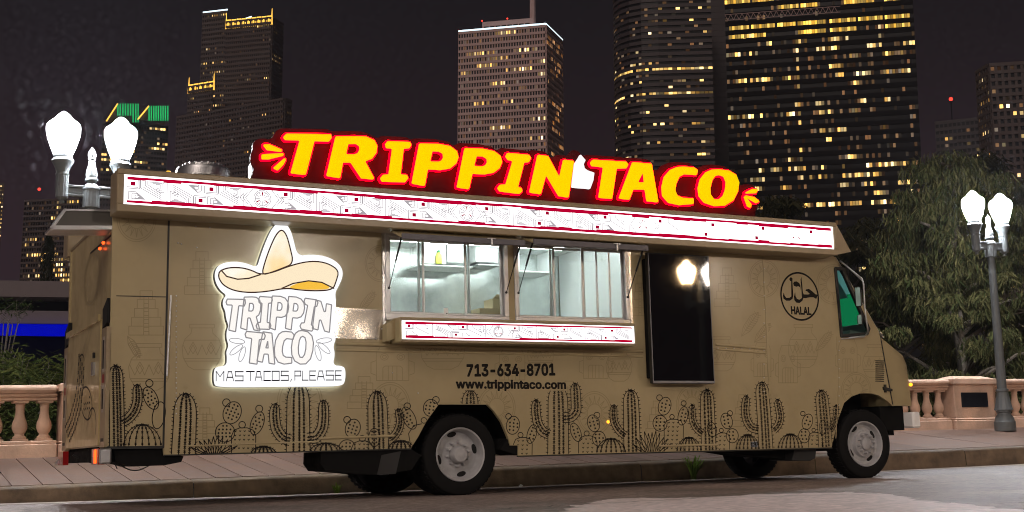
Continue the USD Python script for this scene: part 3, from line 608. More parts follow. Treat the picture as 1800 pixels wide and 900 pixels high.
sparks = [pol(z4(p), SY).buffer(.012) for p in ([(128, 200), (150, 200), (228, 233), (145, 222)], [(115, 264), (238, 259), (150, 281), (115, 280)], [(252, 290), (192, 342), (208, 350), (238, 318)])] + \
         [pol(z5(p), SY).buffer(.008) for p in ([(1482, 320), (1520, 300), (1548, 302), (1542, 318)], [(1478, 342), (1530, 352), (1558, 374), (1545, 381)], [(1473, 348), (1510, 395), (1506, 409), (1492, 402)])]
hatp = pol(z5([(430, 78), (462, 115), (450, 140), (456, 165), (475, 180), (517, 194), (512, 240), (491, 297), (376, 287), (380, 250), (395, 135), (418, 100)]), SY, .01)
bottom = [at(447, 313, SY), at(1335, 372, SY)]
allg = unary_union(list(letters.values()) + sparks + [hatp])
brd = unary_union([allg.buffer(.08), Polygon([at(452, 290, SY), at(520, 275, SY), at(760, 300, SY), at(1010, 320, SY), at(1300, 355, SY), at(1338, 362, SY), at(1338, 385, SY), (at(1338, 385, SY)[0], ROOF + .05), (at(447, 320, SY)[0], ROOF + .05), at(447, 312, SY)])]).buffer(.05).buffer(-.05)  # outline widened past the letters to carry the red glow
brd = Polygon(polys(brd)[0].exterior)
m_board = pbr('sign_board_glow_red', (.04, .004, .007), .6, 0, None, (8, .1), spec=.1)  # black board tinted dark red to paint in the halo glow
board = obj('roof_sign', slab(brd, SY + .11, SY + .14), m_board, truck, label='roof sign reading TRIPPIN TACO in lit yellow letters')
objs('sign_post', ([bx(x - .02, x + .02, SY + .141, SY + .18, ROOF + .31, ROOF + .72) for x in (-1.4, -.2, 1.0, 2.2, 3.3)]), m_dark, board)
for k, g in letters.items(): obj('letter', slab(g.simplify(.0015), SY - .01, SY + .01), m_e_yellow, board)
for g in sparks: obj('spark', slab(g.simplify(.001), SY - .01, SY + .01), m_e_yellow, board)
obj('red_back_light', slab(unary_union(list(letters.values()) + sparks).buffer(.016).simplify(.002), SY + .011, SY + .04), m_e_halo, board)
obj('hat_figure', slab(hatp, SY - .015, SY + .01), m_e_logo, board, label='white lit hat shape between the two words')

# --- serving window
KY = W - .12
def frame_rect(x0, x1, z0, z1, t, y0, y1): return cat([rbx(x0, x1, y0, y1, z0, z0 + t, .004), rbx(x0, x1, y0, y1, z1 - t, z1, .004), rbx(x0, x0 + t, y0, y1, z0 + t, z1 - t, .004), rbx(x1 - t, x1, y0, y1, z0 + t, z1 - t, .004)])
for (x0, x1) in ((wx0, wx1), (vx0, vx1)):
    sw_ = obj('serving_window', cat([frame_rect(x0 - .03, x1 + .03, WZ0 - .03, WZ1 + .02, .05, -.018, .05), rbx(x0 - .03, x1 + .03, -.03, .05, WZ0 - .05, WZ0 - .028, .004)]), m_alu, truck)
    w_ = x1 - x0
    for k, (u0, u1, yy) in enumerate(((0.0, .31, .03), (.26, .72, .055), (.66, 1.0, .03)) if x0 == wx0 else ((0.0, .35, .03), (.31, .64, .055), (.60, 1.0, .03))):
        a_, b_ = x0 + .02 + u0 * (w_ - .04), x0 + .02 + u1 * (w_ - .04)
        obj('sash', frame_rect(a_, b_, WZ0 + .02, WZ1 - .03, .026, yy, yy + .02), m_alu, sw_)
        obj('pane', bx(a_ + .02, b_ - .02, yy + .008, yy + .012, WZ0 + .04, WZ1 - .05), m_glass, sw_)
    if x0 == vx0:
        for u0 in (.73, .85): obj('mullion', rbx(x0 + u0 * w_, x0 + u0 * w_ + .022, .03, .05, WZ0 + .045, WZ1 - .055, .003), m_alu, sw_)
    # the hatch held open under the awning
    zl0, zl1 = at(745, 417, -.43)[1], at(1150, 437, -.43)[1]; zl = zl0 if x0 == wx0 else zl1
    lid = obj('hatch', hull([(x0 - .02, -.02, WZ1 + .07), (x1 + .02, -.02, WZ1 + .07), (x0 - .02, -.02, WZ1 + .045), (x1 + .02, -.02, WZ1 + .045), (x0 - .02, -.42, zl + .012), (x1 + .02, -.42, zl + .012), (x0 - .02, -.42, zl - .012), (x1 + .02, -.42, zl - .012)]), m_body, truck, label='serving hatch lifted flat under the awning')
    obj('hatch_edge', rbx(x0 - .02, x1 + .02, -.437, -.421, zl - .030, zl + .028, .004), m_hedge, lid)
    cx_ = x0 + w_ * .72
    obj('latch', cat([rbx(cx_ - .05, cx_ + .05, -.452, -.438, zl + .018, zl + .03, .003), rbx(cx_ - .01, cx_ + .01, -.455, -.438, zl - .05, zl + .03, .003)]), m_alu, lid)
    for xx in (x0 + .005, x1 - .005):
        A_, B_ = np.array([xx, -.03, WZ0 + .27]), np.array([xx, -.36, zl - .01]); Cm = A_ * .45 + B_ * .55
        obj('gas_strut', cat([tube([A_, Cm], .005, 6), tube([Cm, B_], .010, 8), trimesh.creation.icosphere(1, .014).apply_translation(A_), trimesh.creation.icosphere(1, .012).apply_translation(B_)]), m_gasket, truck, smooth=50)
# steel sheet round the openings, side posts
objs('window_trim', ([slab(sbox(wx0 - .06, WZ0 - .09, wx0 - .031, WZ1 + .06), -.014, 0), slab(sbox(wx0 - .06, WZ1 + .022, vx1 + .06, WZ1 + .06), -.02, 0), slab(sbox(vx1 + .031, WZ0 - .09, vx1 + .06, WZ1 + .06), -.014, 0)]), m_steel, truck)
# counter light box
cy = -.26
(cX0, cZ1), (cX1, _) = at(707, 563, cy), at(1114, 573, cy); cZ0 = at(707, 596, cy)[1]
ctr = obj('counter_box', cat([rbx(cX0 - .02, cX1 + .02, cy + .012, -.004, cZ0 - .03, cZ1 + .035, .01)]), m_body, truck, label='narrow lit counter box below the serving window')
objs('counter_rim', ([rbx(cX0 - .02, cX1 + .02, cy - .008, cy + .0105, cZ0 - .03, cZ0, .004), rbx(cX0 - .02, cX1 + .02, cy - .008, cy + .0105, cZ1, cZ1 + .02, .004)]), m_tan2, ctr)
light_panel(cX0, cX1, cZ0, cZ1, cy - .004, ctr, .29, lambda x: .55, ('lit_panel', 'red_band', 'line_pattern', 'red_square'))
obj('counter_bracket', slab(Polygon([at(676, 571, -.05), at(702, 558, -.2), at(703, 592, -.2), at(676, 600, -.05)]).buffer(.005), -.12, -.002), m_body, truck)
# --- kitchen inside
kx0, kx1 = wx0 - .9, vx1 + .5
obj('kitchen_wall', cat([bx(kx0, kx1, W - .075, W - .06, .95, RT - .06)]), m_steel_w, truck, label='wavy stainless back wall of the kitchen')
obj('kitchen_wall', cat([bx(kx0 - .02, kx0, .07, W - .07, .95, RT - .06)]), m_steel_w, truck)
objs('partition', ([bx(kx1, kx1 + .02, .07, W - .09, .95, RT - .06)]), m_whitewall, truck)
obj('kitchen_ceiling', bx(kx0, kx1, .07, W - .07, RT - .06, RT - .045), m_whitewall, truck)
obj('kitchen_floor', bx(XR + .1, 4.75, .05, W - .06, .97, .99), m_grey, truck)
for yy in (.75, 1.7): obj('ceiling_lamp', bx(kx0 + .3, kx1 - .3, yy, yy + .06, RT - .095, RT - .0605), m_e_led, truck, label='long white ceiling lamp of the kitchen')
def inside(px, py, y): return at(px, py, y)
yb = W - .09
def wallbox(p0, p1, y0, y1, m, name, **k):
    (xa, za), (xb, zb_) = at(*p0, y0), at(*p1, y0); return obj(name, rbx(min(xa, xb), max(xa, xb), y0, y1, min(za, zb_), max(za, zb_), .006), m, truck, **k)
wallbox((742, 423), (785, 465), W - .45, W - .08, m_steel, 'wall_cabinet')
wallbox((786, 425), (815, 462), W - .44, W - .08, m_whitewall, 'wall_cabinet')
wallbox((738, 464), (832, 471), W - .5, W - .08, m_whitewall, 'shelf')
wallbox((836, 428), (876, 462), W - .42, W - .08, m_whitewall, 'wall_cabinet')
wallbox((840, 463), (880, 468), W - .44, W - .08, m_alu, 'shelf')
wallbox((911, 475), (972, 481), W - .5, W - .08, m_whitewall, 'shelf')
wallbox((1022, 440), (1085, 480), W - .45, W - .08, m_whitewall, 'wall_cabinet')
wallbox((1026, 458), (1084, 459.5), W - .456, W - .45, m_alu, 'cabinet_rail')
wallbox((1026, 446), (1084, 447), W - .456, W - .45, m_alu, 'cabinet_rail')
wallbox((690, 556), (1110, 585), 1.35, W - .1, m_steel, 'worktop')
wallbox((972, 440), (975, 480), W - .52, W - .1, m_whitewall, 'shelf_post')
wallbox((908, 436), (914, 478), W - .52, W - .1, m_whitewall, 'shelf_post')
(xa, za), (xb, zb2) = at(838, 556, .30), at(868, 508, .30)
cb = thing('cardboard_box', 'pale cardboard box standing inside the left serving window', 'cardboard box', (xa, .22, za - .09))
obj('carton', cat([rbx(0, .32, 0, .22, 0, .17, .004), rbx(.155, .32, .0, .22, .17, .275, .004)]), m_card, cb)
obj('flap', hull([(.155, 0, .275), (.32, 0, .275), (.155, .005, .275), (.32, .005, .275), (.19, -.02, .32), (.27, -.02, .32), (.19, -.015, .32)]), m_card, cb)
(xa, za) = at(780, 553, .052)
pn = thing('paper_note', 'small white paper note stuck low on the left window pane', 'paper note', (xa, .053, za))
obj('sheet', bx(0, .05, -.0005, .0, 0, .068), m_paper, pn); obj('mark', bx(.027, .042, -.0012, -.0006, .008, .018), m_gasket, pn)
# things standing inside
(xa, za) = at(775, 441, W - .53)
bt = thing('cleaning_bottle', 'yellow and green bottle on the kitchen shelf behind the left window', 'bottle', (xa, W - .47, at(775, 464, W - .5)[1] + .006))
obj('bottle', lathe([(0, 0), (.034, 0), (.036, .01), (.036, .10), (.018, .13), (.013, .14), (0, .14)], 16), pbr('bottle_yellow', (.55, .55, .08), .3), bt, smooth=40); obj('cap', lathe([(.016, .135), (.016, .165), (0, .168)], 12), pbr('bottle_green', (.05, .3, .1), .4), bt, smooth=40)

# --- polished plate, belt rails with rivets
pl = [at(583, 540), at(673, 545), at(673, 597), at(583, 595)]
m_plate = pbr('polished_plate', (.50, .45, .38), .22, 1, (3.2, .30, .06, 0.0))
obj('polished_plate', slab(Polygon(pl), -.006, 0), m_plate, truck, label='dented shiny metal plate between the logo and the window')
obj('plate_rivet', cat([trimesh.creation.icosphere(1, .008).apply_translation(at3(x_, y_, -.007)) for x_, y_ in ((600, 575), (602, 583), (635, 577), (637, 581), (671, 578), (608, 594), (627, 595), (644, 595.5), (661, 596))]), m_alu, truck, smooth=True)
def rail(p0, p1, r, y=-.0, m=m_body, name='belt_rail'):
    a, b = at3(*p0, y), at3(*p1, y); return obj(name, tube([a, b], r, 10), m, truck, smooth=50)
rail((590, 605), (1130, 618), .016); rail((590, 616), (1130, 627), .010)
rail((1258, 606), (1345, 613), .014); rail((1258, 614), (1345, 621), .010)
rail((560, 771), (693, 766), .012, 0, m_body, 'rub_rail'); rail((1160, 784), (1262, 781.5), .012, 0, m_body, 'rub_rail'); rail((330, 784), (560, 776), .008, 0, m_body, 'rub_rail')
riv = [(x_, 616.5 + (x_ - 590) * .02) for x_ in range(592, 745, 19)] + [(x_, 612 + .02 * (x_ - 1260)) for x_ in range(1262, 1345, 14)] + [(1343, 448 + k * 24) for k in range(11)] + [(1475, 600 + k * 16) for k in range(8)] + [(310, 520 + k * 9) for k in range(24)] + [(313, 427), (319, 429), (344, 398), (369, 400), (346, 435), (600, 665), (690, 655), (735, 691)]
obj('rivet', cat([trimesh.creation.icosphere(1, .0065).apply_translation(at3(x_, y_, -.002)) for x_, y_ in riv]), m_alu, truck, smooth=True, kind='stuff')
objs('panel_joint', ([slab(LineString([S(1341, 440), S(1349, 600), S(1353, 700)]).buffer(.012), -.006, 0), slab(LineString([S(1470, 592), S(1475, 660), S(1469, 770)]).buffer(.005), -.004, 0), slab(LineString([S(1350, 716), S(1470, 712)]).buffer(.003), -.002, 0)]), m_body, truck)
# --- screen
ty_ = -.13
tv = Polygon([at(1140, 443.5, ty_), at(1246.5, 446, ty_), at(1256, 677, ty_), at(1149, 673, ty_)])
tx0, tx1 = at(1143, 560, ty_)[0], at(1251, 560, ty_)[0]; tz0, tz1 = at(1149, 674, ty_)[1], at(1140, 443.5, ty_)[1]
scr = obj('screen', rbx(tx0, tx1, ty_, ty_ + .06, tz0, tz1, .006), m_gasket, truck, label='tall black advertising screen hung on the side beside the window')
obj('display', bx(tx0 + .012, tx1 - .012, ty_ - .003, ty_ - .0005, tz0 + .03, tz1 - .012), m_screen, scr)
objs('bezel', ([bx(tx0 + .004, tx1 - .004, ty_ - .006, ty_ - .0002, tz0 + .003, tz0 + .028), bx(tx1 - .011, tx1 - .003, ty_ - .005, ty_ - .0002, tz0 + .028, tz1 - .003), bx(tx0 + .003, tx0 + .011, ty_ - .005, ty_ - .0002, tz0 + .028, tz1 - .003)]), m_grey, scr)
obj('screen_case', rbx(tx0 - .0, tx1 - .1, ty_ + .061, -.002, tz0 + .06, tz1 - .06, .01), m_dark, scr)
# --- lit logo sign
LY = -.10
zl = lambda pts: zm(pts, 900 / 350, 340, 370)
hatout = [(395, 53), (418, 60), (438, 85), (452, 130), (470, 205), (530, 199), (590, 204), (640, 225), (672, 258), (676, 300), (655, 345), (640, 372), (646, 420), (640, 460), (645, 500), (636, 540), (645, 580), (632, 612), (640, 650), (630, 700), (672, 702), (688, 716), (686, 775), (670, 792), (600, 796), (400, 797), (200, 799), (108, 797), (92, 785), (92, 722), (105, 706), (150, 702), (152, 660), (148, 640), (160, 610), (150, 580), (150, 545), (160, 520), (148, 490), (145, 455), (132, 430), (135, 400), (150, 382), (122, 362), (100, 325), (95, 285), (108, 252), (140, 235), (190, 230), (240, 238), (288, 258), (300, 215), (325, 145), (350, 90), (372, 62)]
hatout = chaikin(hatout)
lg = pol(zl(hatout), LY, .012)
logo = obj('logo_sign', slab(lg, LY + .004, -.03), m_navy, truck, label='lit hat-shaped logo sign on the rear half of the side')
obj('logo_face', slab(lg, LY, LY + .0035), m_e_logo, logo)
obj('back_light', slab(lg.buffer(-.006), -.0295, -.014), m_e_back, logo)
crown = [(308, 292), (322, 235), (345, 170), (372, 110), (398, 84), (420, 108), (436, 165), (453, 240), (400, 262), (350, 281)]
brim = [(113, 290), (120, 272), (160, 258), (215, 258), (262, 270), (302, 290), (360, 280), (430, 252), (500, 233), (560, 229), (615, 242), (658, 273), (645, 320), (630, 358), (560, 364), (480, 360), (420, 350), (330, 367), (250, 372), (180, 362), (135, 338), (116, 310)]
gold = [(425, 350), (465, 330), (520, 319), (575, 324), (628, 352), (560, 360), (480, 356)]
curl = [(127, 268), (160, 260), (215, 260), (262, 271), (298, 288), (250, 303), (200, 308), (152, 298)]
fy = LY - .001
crown, brim, curl, gold = (chaikin(q_) for q_ in (crown, brim, curl, gold))
obj('hat_crown', flat(pol(zl(crown), LY, .006), fy), m_e_crown, logo); obj('hat_brim', flat(pol(zl(brim), LY, .006), fy - .0005), m_e_hat, logo)
obj('hat_curl', flat(pol(zl(curl), LY), fy - .001), m_e_crown, logo); obj('hat_lining', flat(pol(zl(gold), LY), fy - .001), m_e_hat2, logo)
ol = [crown + crown[:1], brim + brim[:1], [(125, 270), (150, 298), (200, 311), (250, 307), (302, 290)], [(400, 352), (450, 330), (520, 318), (580, 325), (634, 352)]]
obj('hat_outline', flat(unary_union([line(zl(p), .013, LY) for p in ol]), fy - .0015), m_e_brown, logo)
LB = [('T1', 150, 403, 232, 545), ('R', 216, 393, 302, 542), ('I1', 286, 391, 354, 535), ('P1', 345, 389, 428, 537), ('P2', 418, 391, 500, 537), ('I2', 484, 399, 560, 543), ('N', 540, 408, 622, 548), ('T2', 236, 549, 322, 692), ('A', 290, 551, 365, 692), ('C', 368, 549, 452, 692), ('O', 445, 545, 540, 692)]
rings, fills = [], []
for k, x0_, y0_, x1_, y1_ in LB:
    o, h = LET[k]; p = np.array(o); mn, mx = p.min(0), p.max(0)
    f_ = lambda q: zl([((x0_ + (a - mn[0]) / (mx[0] - mn[0]) * (x1_ - x0_)), (y0_ + (b - mn[1]) / (mx[1] - mn[1]) * (y1_ - y0_))) for a, b in q])
    g = pol(f_(o), LY).buffer(.006).buffer(.008).buffer(-.008)
    if h: g = g.difference(pol(f_(h), LY).buffer(-.003))
    rings.append(g.buffer(.0055).difference(g.buffer(-.0070))); fills.append(g.buffer(-.0045))
for c_, t_ in (((197, 590), 8), ((193, 630), -38), ((220, 650), -72), ((590, 588), -8), ((590, 622), 42), ((563, 645), 75)):
    e = pol(zl(ell(c_[0], c_[1], 36, 12, t_)), LY); rings.append(e.buffer(.002).difference(e.buffer(-.0045)))
obj('logo_lettering', flat(unary_union(fills), fy - .0002), m_e_logoletter, logo); obj('logo_letter_outline', flat(unary_union(rings), fy - .0008), m_e_grey, logo)
STK = {'M': [[(0, 1), (0, 0), (.05, 0), (.5, .55), (.95, 0), (1, 0), (1, 1)]], 'A': [[(0, 1), (.28, 0), (.72, 0), (1, 1)], [(.14, .62), (.86, .62)]], 'S': [[(1, 0), (0, 0), (0, .48), (1, .48), (1, 1), (0, 1)]], 'T': [[(0, 0), (1, 0)], [(.5, 0), (.5, 1)]], 'C': [[(1, 0), (0, 0), (0, 1), (1, 1)]],
       'O': [[(0, 0), (1, 0), (1, 1), (0, 1), (0, 0)]], 'P': [[(0, 1), (0, 0), (1, 0), (1, .52), (0, .52)]], 'L': [[(0, 0), (0, 1), (1, 1)]], 'E': [[(1, 0), (0, 0), (0, 1), (1, 1)], [(0, .5), (.9, .5)]], ',': [[(.6, .88), (.2, 1.12)]]}
stk = []
for ch, x0_, x1_ in (('M', 360, 420), ('A', 440, 497), ('S', 512, 572), ('T', 600, 660), ('A', 668, 722), ('C', 738, 788), ('O', 803, 858), ('S', 875, 930), (',', 945, 962), ('P', 982, 1028), ('L', 1042, 1085), ('E', 1100, 1145), ('A', 1158, 1215), ('S', 1230, 1287), ('E', 1302, 1348)):
    for p in STK[ch]:
        pts = [(x0_ + u * (x1_ - x0_), (61 - (x0_ - 360) * .008) + v * 72) for u, v in p]
        L_ = [at(*q, LY) for q in zm(pts, 4.5, 300, 640)]
        for a_, b_ in zip(L_[:-1], L_[1:]): stk.append(LineString([a_, b_]).buffer(.0050 if abs(a_[1] - b_[1]) < .02 else .0032, cap_style=3))
obj('slogan', flat(unary_union(stk), fy - .001), m_e_dark, logo, label='thin dark lettering MAS TACOS, PLEASE')
# --- black lettering
def lettering(txt, stroke=0, font='Inter'):
    """outline of a line of text, capitals one unit tall, from the renderer's own font"""
    import glob
    from PIL import Image, ImageDraw, ImageFont
    ft_ = ImageFont.truetype(glob.glob('/opt/blender-*/*/datafiles/fonts/%s.woff2' % font)[0], 96)
    x0, y0, x1, y1 = ft_.getbbox(txt, anchor='ls', stroke_width=stroke); im = Image.new('L', (x1 - x0 + 8, y1 - y0 + 8))
    ImageDraw.Draw(im).text((4 - x0, 4 - y0), txt, 255, ft_, anchor='ls', stroke_width=stroke)
    on = np.pad(np.asarray(im) > 127, ((0, 0), (1, 1))).astype(np.int8); r_, a_ = np.nonzero(np.diff(on, axis=1) == 1); e_ = np.nonzero(np.diff(on, axis=1) == -1)[1]
    g = unary_union([sbox(p, -q - 1, e, -q) for p, q, e in zip(a_, r_, e_)]).buffer(.6).buffer(-.6).simplify(.6)
    return affinity.affine_transform(g, [1 / 70, 0, 0, 1 / 70, -4 / 70, (4 - y0) / 70])
def text_on(txt, p0, p1, cap_px, y=-.003, bold=True, squeeze=1.0):
    """lettering along the line from p0 to p1 (baseline pixels) with capitals cap_px tall"""
    g = lettering(txt, 5 if bold else 0); b = g.bounds; a, c = np.array(at(*p0)), np.array(at(*p1)); h = at(p0[0], p0[1] - cap_px)[1] - at(*p0)[1]
    k = (c[0] - a[0]) / (b[2] - b[0]); sl = (c[1] - a[1]) / (b[2] - b[0])
    return flat(affinity.affine_transform(g, [k, 0, sl, h, a[0] - b[0] * k, a[1] - b[0] * sl]), y)
obj('phone_number', text_on('713-634-8701', (820, 661), (976, 659), 19.5), m_black, truck, label='black phone number lettering')
obj('web_address', text_on('www.trippintaco.com', (801, 682), (995, 683), 14.0), m_black, truck, label='black web address lettering')
hx, hz = at(1405.5, 521)
ring = Point(hx, hz).buffer(.292, 24).difference(Point(hx, hz).buffer(.270, 24))
zh = lambda pts: zm(pts, 8.18, 1355, 465)
ar = [[(262, 210), (285, 180), (310, 205), (305, 225), (318, 440), (310, 490), (270, 520), (220, 520), (180, 490), (172, 450), (182, 405), (195, 450), (220, 482), (265, 480), (292, 460), (290, 240), (275, 235)],
      [(318, 275), (330, 250), (365, 243), (405, 268), (420, 300), (428, 370), (418, 330), (390, 308), (365, 320), (330, 305)],
      [(425, 215), (436, 180), (440, 220), (458, 405), (470, 430), (530, 432), (560, 425), (520, 385), (495, 375), (505, 358), (545, 352), (590, 385), (640, 430), (672, 432), (650, 495), (610, 470), (560, 470), (500, 482), (465, 480), (450, 520), (410, 552), (365, 548), (335, 510), (330, 460), (345, 400), (352, 455), (372, 495), (410, 508), (445, 480), (440, 400)]]
obj('halal_mark', flat(unary_union([ring] + [pol(zh(p), 0).buffer(.001) for p in ar]), -.004), m_black, truck, label='round black halal emblem with Arabic script')
obj('halal_word', text_on('HALAL', zh([(290, 708)])[0], zh([(583, 722)])[0], 12.6), m_black, truck)
st = [at(1319, 776.5), at(1331.5, 776), at(1331.8, 786), at(1319.2, 786.5)]
obj('sticker', flat(Polygon(st), -.0025), pbr('sticker_grey_blue', (.25, .3, .36), .5), truck, label='small grey blue sticker reading WASTE WATER')
obj('sticker_text', cat([text_on('WASTE', (1320, 781), (1331, 780.6), 3.2, -.003), text_on('WATER', (1320, 785.4), (1331, 785), 3.2, -.003)]), m_black, truck)

# --- cactus drawings
LW = .0082
def band(cl, hw, ribs=(-1, -.4, .1, .5, 1), arch=.22, spine=1.0, step=6.6, seed=0):
    """line drawing of a ribbed cactus limb along a centre line (pixels)"""
    rr = random.Random(seed); ls = LineString(cl)
    n = max(14, int(ls.length / 3.0)); P_ = np.array([ls.interpolate(q, True).coords[0] for q in np.linspace(0, 1, n)])
    for _ in range(3): P_[1:-1] = (P_[:-2] + P_[1:-1] * 2 + P_[2:]) / 4
    t_ = np.gradient(P_, axis=0); t_ /= np.linalg.norm(t_, axis=1, keepdims=True); nrm = np.stack([-t_[:, 1], t_[:, 0]], 1)
    s = np.linspace(0, 1, n); al = min(.8, hw * 1.6 / ls.length); pr = np.where(s > 1 - al, np.sqrt(np.clip(1 - ((s - (1 - al)) / al) ** 2, 0, 1)), 1.0)
    wid = np.interp(s, [0, .6, 1], [1, .95, .9])
    out = []
    for r_ in ribs:
        q = P_ + nrm * (r_ * hw * pr * wid)[:, None]; out.append(LineString([at(*p) for p in q]))
        cl_ = LineString(q); L_ = cl_.length; d = step * (.3 + .5 * rr.random())
        while d < L_ - 1:
            c = np.array(cl_.interpolate(d).coords[0]); e = np.array(cl_.interpolate(min(L_, d + .5)).coords[0]) - c; e /= np.linalg.norm(e) + 1e-9; no = np.array([-e[1], e[0]])
            if abs(r_) > .95:
                sgn = 1 if r_ > 0 else -1; k = 3.1 * spine; a = c + no * sgn * k + e * k * (rr.random() * .8 - .2); out.append(LineString([at(*(c - no * sgn * .6)), at(*a)]))
            else:
                for sg in (-1, 1): out.append(LineString([at(*(c - (no * sg + e) * 1.9 * spine)), at(*(c + (no * sg + e) * 1.9 * spine))]))
            d += step * (.8 + .4 * rr.random())
    return out
def paddle(cx, cy, a, b, tilt=0, marks=True, seed=0):
    out = [LineString([at(*p) for p in ell(cx, cy, a, b, tilt)])]; c, s = math.cos(math.radians(tilt)), math.sin(math.radians(tilt))
    if marks and a > 7.5:
        for v in np.arange(-b + 5.5, b - 3, 6.3):
            for u in np.arange(-a + 4.5 + (abs(v) % 3), a - 3, 6.6):
                if (u / a) ** 2 + (v / b) ** 2 < .62:
                    x_, y_ = cx + u * c - v * s, cy + u * s + v * c
                    out.append(LineString([at(x_ - 1.4, y_ + .2), at(x_, y_ - 1.3)])); out.append(LineString([at(x_ - .9, y_ + 1.0), at(x_ + .9, y_ - .5)])); out.append(LineString([at(x_ - .3, y_ + 1.4), at(x_ + 1.2, y_ + .4)]))
    return out
def pear(cx, cy, r, small=None): return paddle(cx, cy, r, r, 0, False)
def bigpad(cx, top, hw, base):
    p = [(cx - hw, base), (cx - hw * 1.02, top + hw * .7), (cx - hw * .8, top + hw * .2), (cx - hw * .3, top), (cx + hw * .3, top), (cx + hw * .8, top + hw * .2), (cx + hw * 1.02, top + hw * .7), (cx + hw, base)]
    out = [LineString([at(*q) for q in p])]
    for y_ in np.arange(top + 6, base - 2, 7.5):
        for x_ in np.arange(cx - hw + 5 + (y_ % 4), cx + hw - 3, 8): out += [LineString([at(x_ - 1.5, y_ - 1), at(x_, y_ + 1)]), LineString([at(x_, y_ + 1), at(x_ + 1.4, y_ - 1.2)])]
    return out
def barrel(cx, base, hw, h, seed=0):
    out = []; rr = random.Random(seed)
    for f_ in (-1, -.72, -.36, 0, .36, .72, 1):
        q = [(cx + f_ * hw * math.cos(t_), base - h * math.sin(t_)) for t_ in np.linspace(0, math.pi / 2, 12)]
        out.append(LineString([at(*p) for p in q]))
        for k in range(1, 12, 2):
            x_, y_ = q[k]; out.append(LineString([at(x_ - 1.6, y_ - 1.6), at(x_ + 1.6, y_ + 1.6)])); out.append(LineString([at(x_ + 1.6, y_ - 1.6), at(x_ - 1.6, y_ + 1.6)]))
    return out
def agave(cx, base, w, h, seed=0):
    out = []; rr = random.Random(seed)
    for k in range(11):
        f_ = (k / 10) * 2 - 1; tx, ty__ = cx + f_ * w, base - h * (1 - .55 * abs(f_) ** 1.5) * (.75 + .25 * rr.random()); bx_ = cx + f_ * w * .35
        for s in (-1, 1): out.append(LineString([at(bx_ + s * w * .09, base), at((bx_ + tx) / 2 + s * w * .10 - f_ * w * .05, (base + ty__) / 2 + 2), at(tx, ty__)]))
    return out
CAC = []
def sag(cl, hw, arms=(), seed=0, **k):
    o = band(cl, hw, seed=seed, **k)
    for i_, (a_, w_) in enumerate(arms): o += band(a_, w_, (-1, -.25, .35, 1), seed=seed * 7 + i_)
    CAC.append(o)
sag([(206, 787), (205, 720), (203, 642)], 13.5, [([(214, 742), (226, 736), (237, 722), (242, 705), (241, 675)], 8.5)], 1)
CAC.append(pear(262.5, 673.6, 6.4) + paddle(265, 700, 11.5, 21, -25) + paddle(279, 730, 11, 24, 10, False)); CAC.append(barrel(250, 786, 33, 40, 2))
sag([(322, 799), (325, 740), (326, 691)], 21, [], 3)
CAC.append(pear(397.8, 707.8, 6.7) + paddle(408, 725.5, 15.5, 20, 22) + paddle(395.5, 760, 17, 17) + pear(425.5, 746.7, 5.8) + bigpad(428, 752, 21, 796) + paddle(452, 744, 11, 21, 20) + pear(455.5, 718.5, 6.2))
CAC.append(agave(375, 798, 42, 36, 4))
sag([(524, 795), (524, 740), (524, 672)], 21, [([(510, 774), (496, 770), (485, 754), (482, 731), (484, 709)], 9.5), ([(540, 771), (556, 770), (567, 753), (569, 731), (568, 703)], 9.5)], 5)
CAC.append(barrel(573, 794, 28, 15, 6)); CAC.append(barrel(463, 796, 21, 11, 7))
CAC.append(pear(610, 738, 6) + paddle(620, 753, 13, 16.5, 18) + paddle(610, 786, 14, 13) + pear(636.7, 770.7, 5.5) + bigpad(637, 775, 19, 791))
sag([(665, 790), (664, 740), (662.5, 687)], 18, [([(685, 772.5), (694, 766), (702, 752), (704, 738), (699, 718)], 7)], 8)
CAC.append(paddle(658, 769, 10, 16)); CAC.append(pear(715.7, 714, 5.8) + paddle(719, 735, 10.5, 21, -25) + [LineString([at(*p) for p in [(722, 786), (718, 762), (727, 748), (741, 745)]])]); CAC.append(barrel(705, 789, 22, 14, 9))
CAC.append(paddle(757, 717, 13, 15, 8) + pear(766, 703, 6) + pear(745, 739, 5))
sag([(826, 711), (826, 700), (826, 685)], 14, [], 10)
CAC.append(paddle(901.5, 747.6, 11.5, 16, 8) + pear(893.7, 732, 5) + pear(914.7, 764.6, 4.5) + bigpad(919, 769, 16, 800) + paddle(934.6, 763, 8, 17, 15))
sag([(981, 799), (981, 740), (980, 676)], 18.5, [([(965, 764), (953, 759), (944.5, 744), (941.5, 723), (942.3, 702)], 8), ([(990, 734), (1003, 734), (1013, 723), (1012, 700), (1010.5, 673)], 9)], 11)
CAC.append(paddle(1012, 760, 8.5, 17, -20) + paddle(1043, 744, 10.5, 15, -15) + pear(1049, 730, 5.3) + paddle(1052.5, 771, 11.5, 13) + pear(1031, 762, 4.5) + bigpad(1033, 766, 16, 797)); CAC.append(barrel(1074, 796, 25, 25, 12))
sag([(1111, 796), (1110, 740), (1108, 684.7)], 14.5, [([(1099, 766), (1088, 758), (1079.5, 744), (1077.5, 727), (1079.5, 711)], 6.5)], 13)
CAC.append(agave(1146, 796, 34, 44, 14)); CAC.append(pear(1159, 699, 5) + paddle(1168, 714, 11, 16, 15) + paddle(1160, 744, 12.5, 14) + pear(1181, 732.6, 4) + bigpad(1184, 737, 16.5, 795) + pear(1201.5, 709, 4.5) + paddle(1200.3, 731, 8.5, 16.5, 12))
CAC.append(barrel(1211, 794, 21, 25, 15))
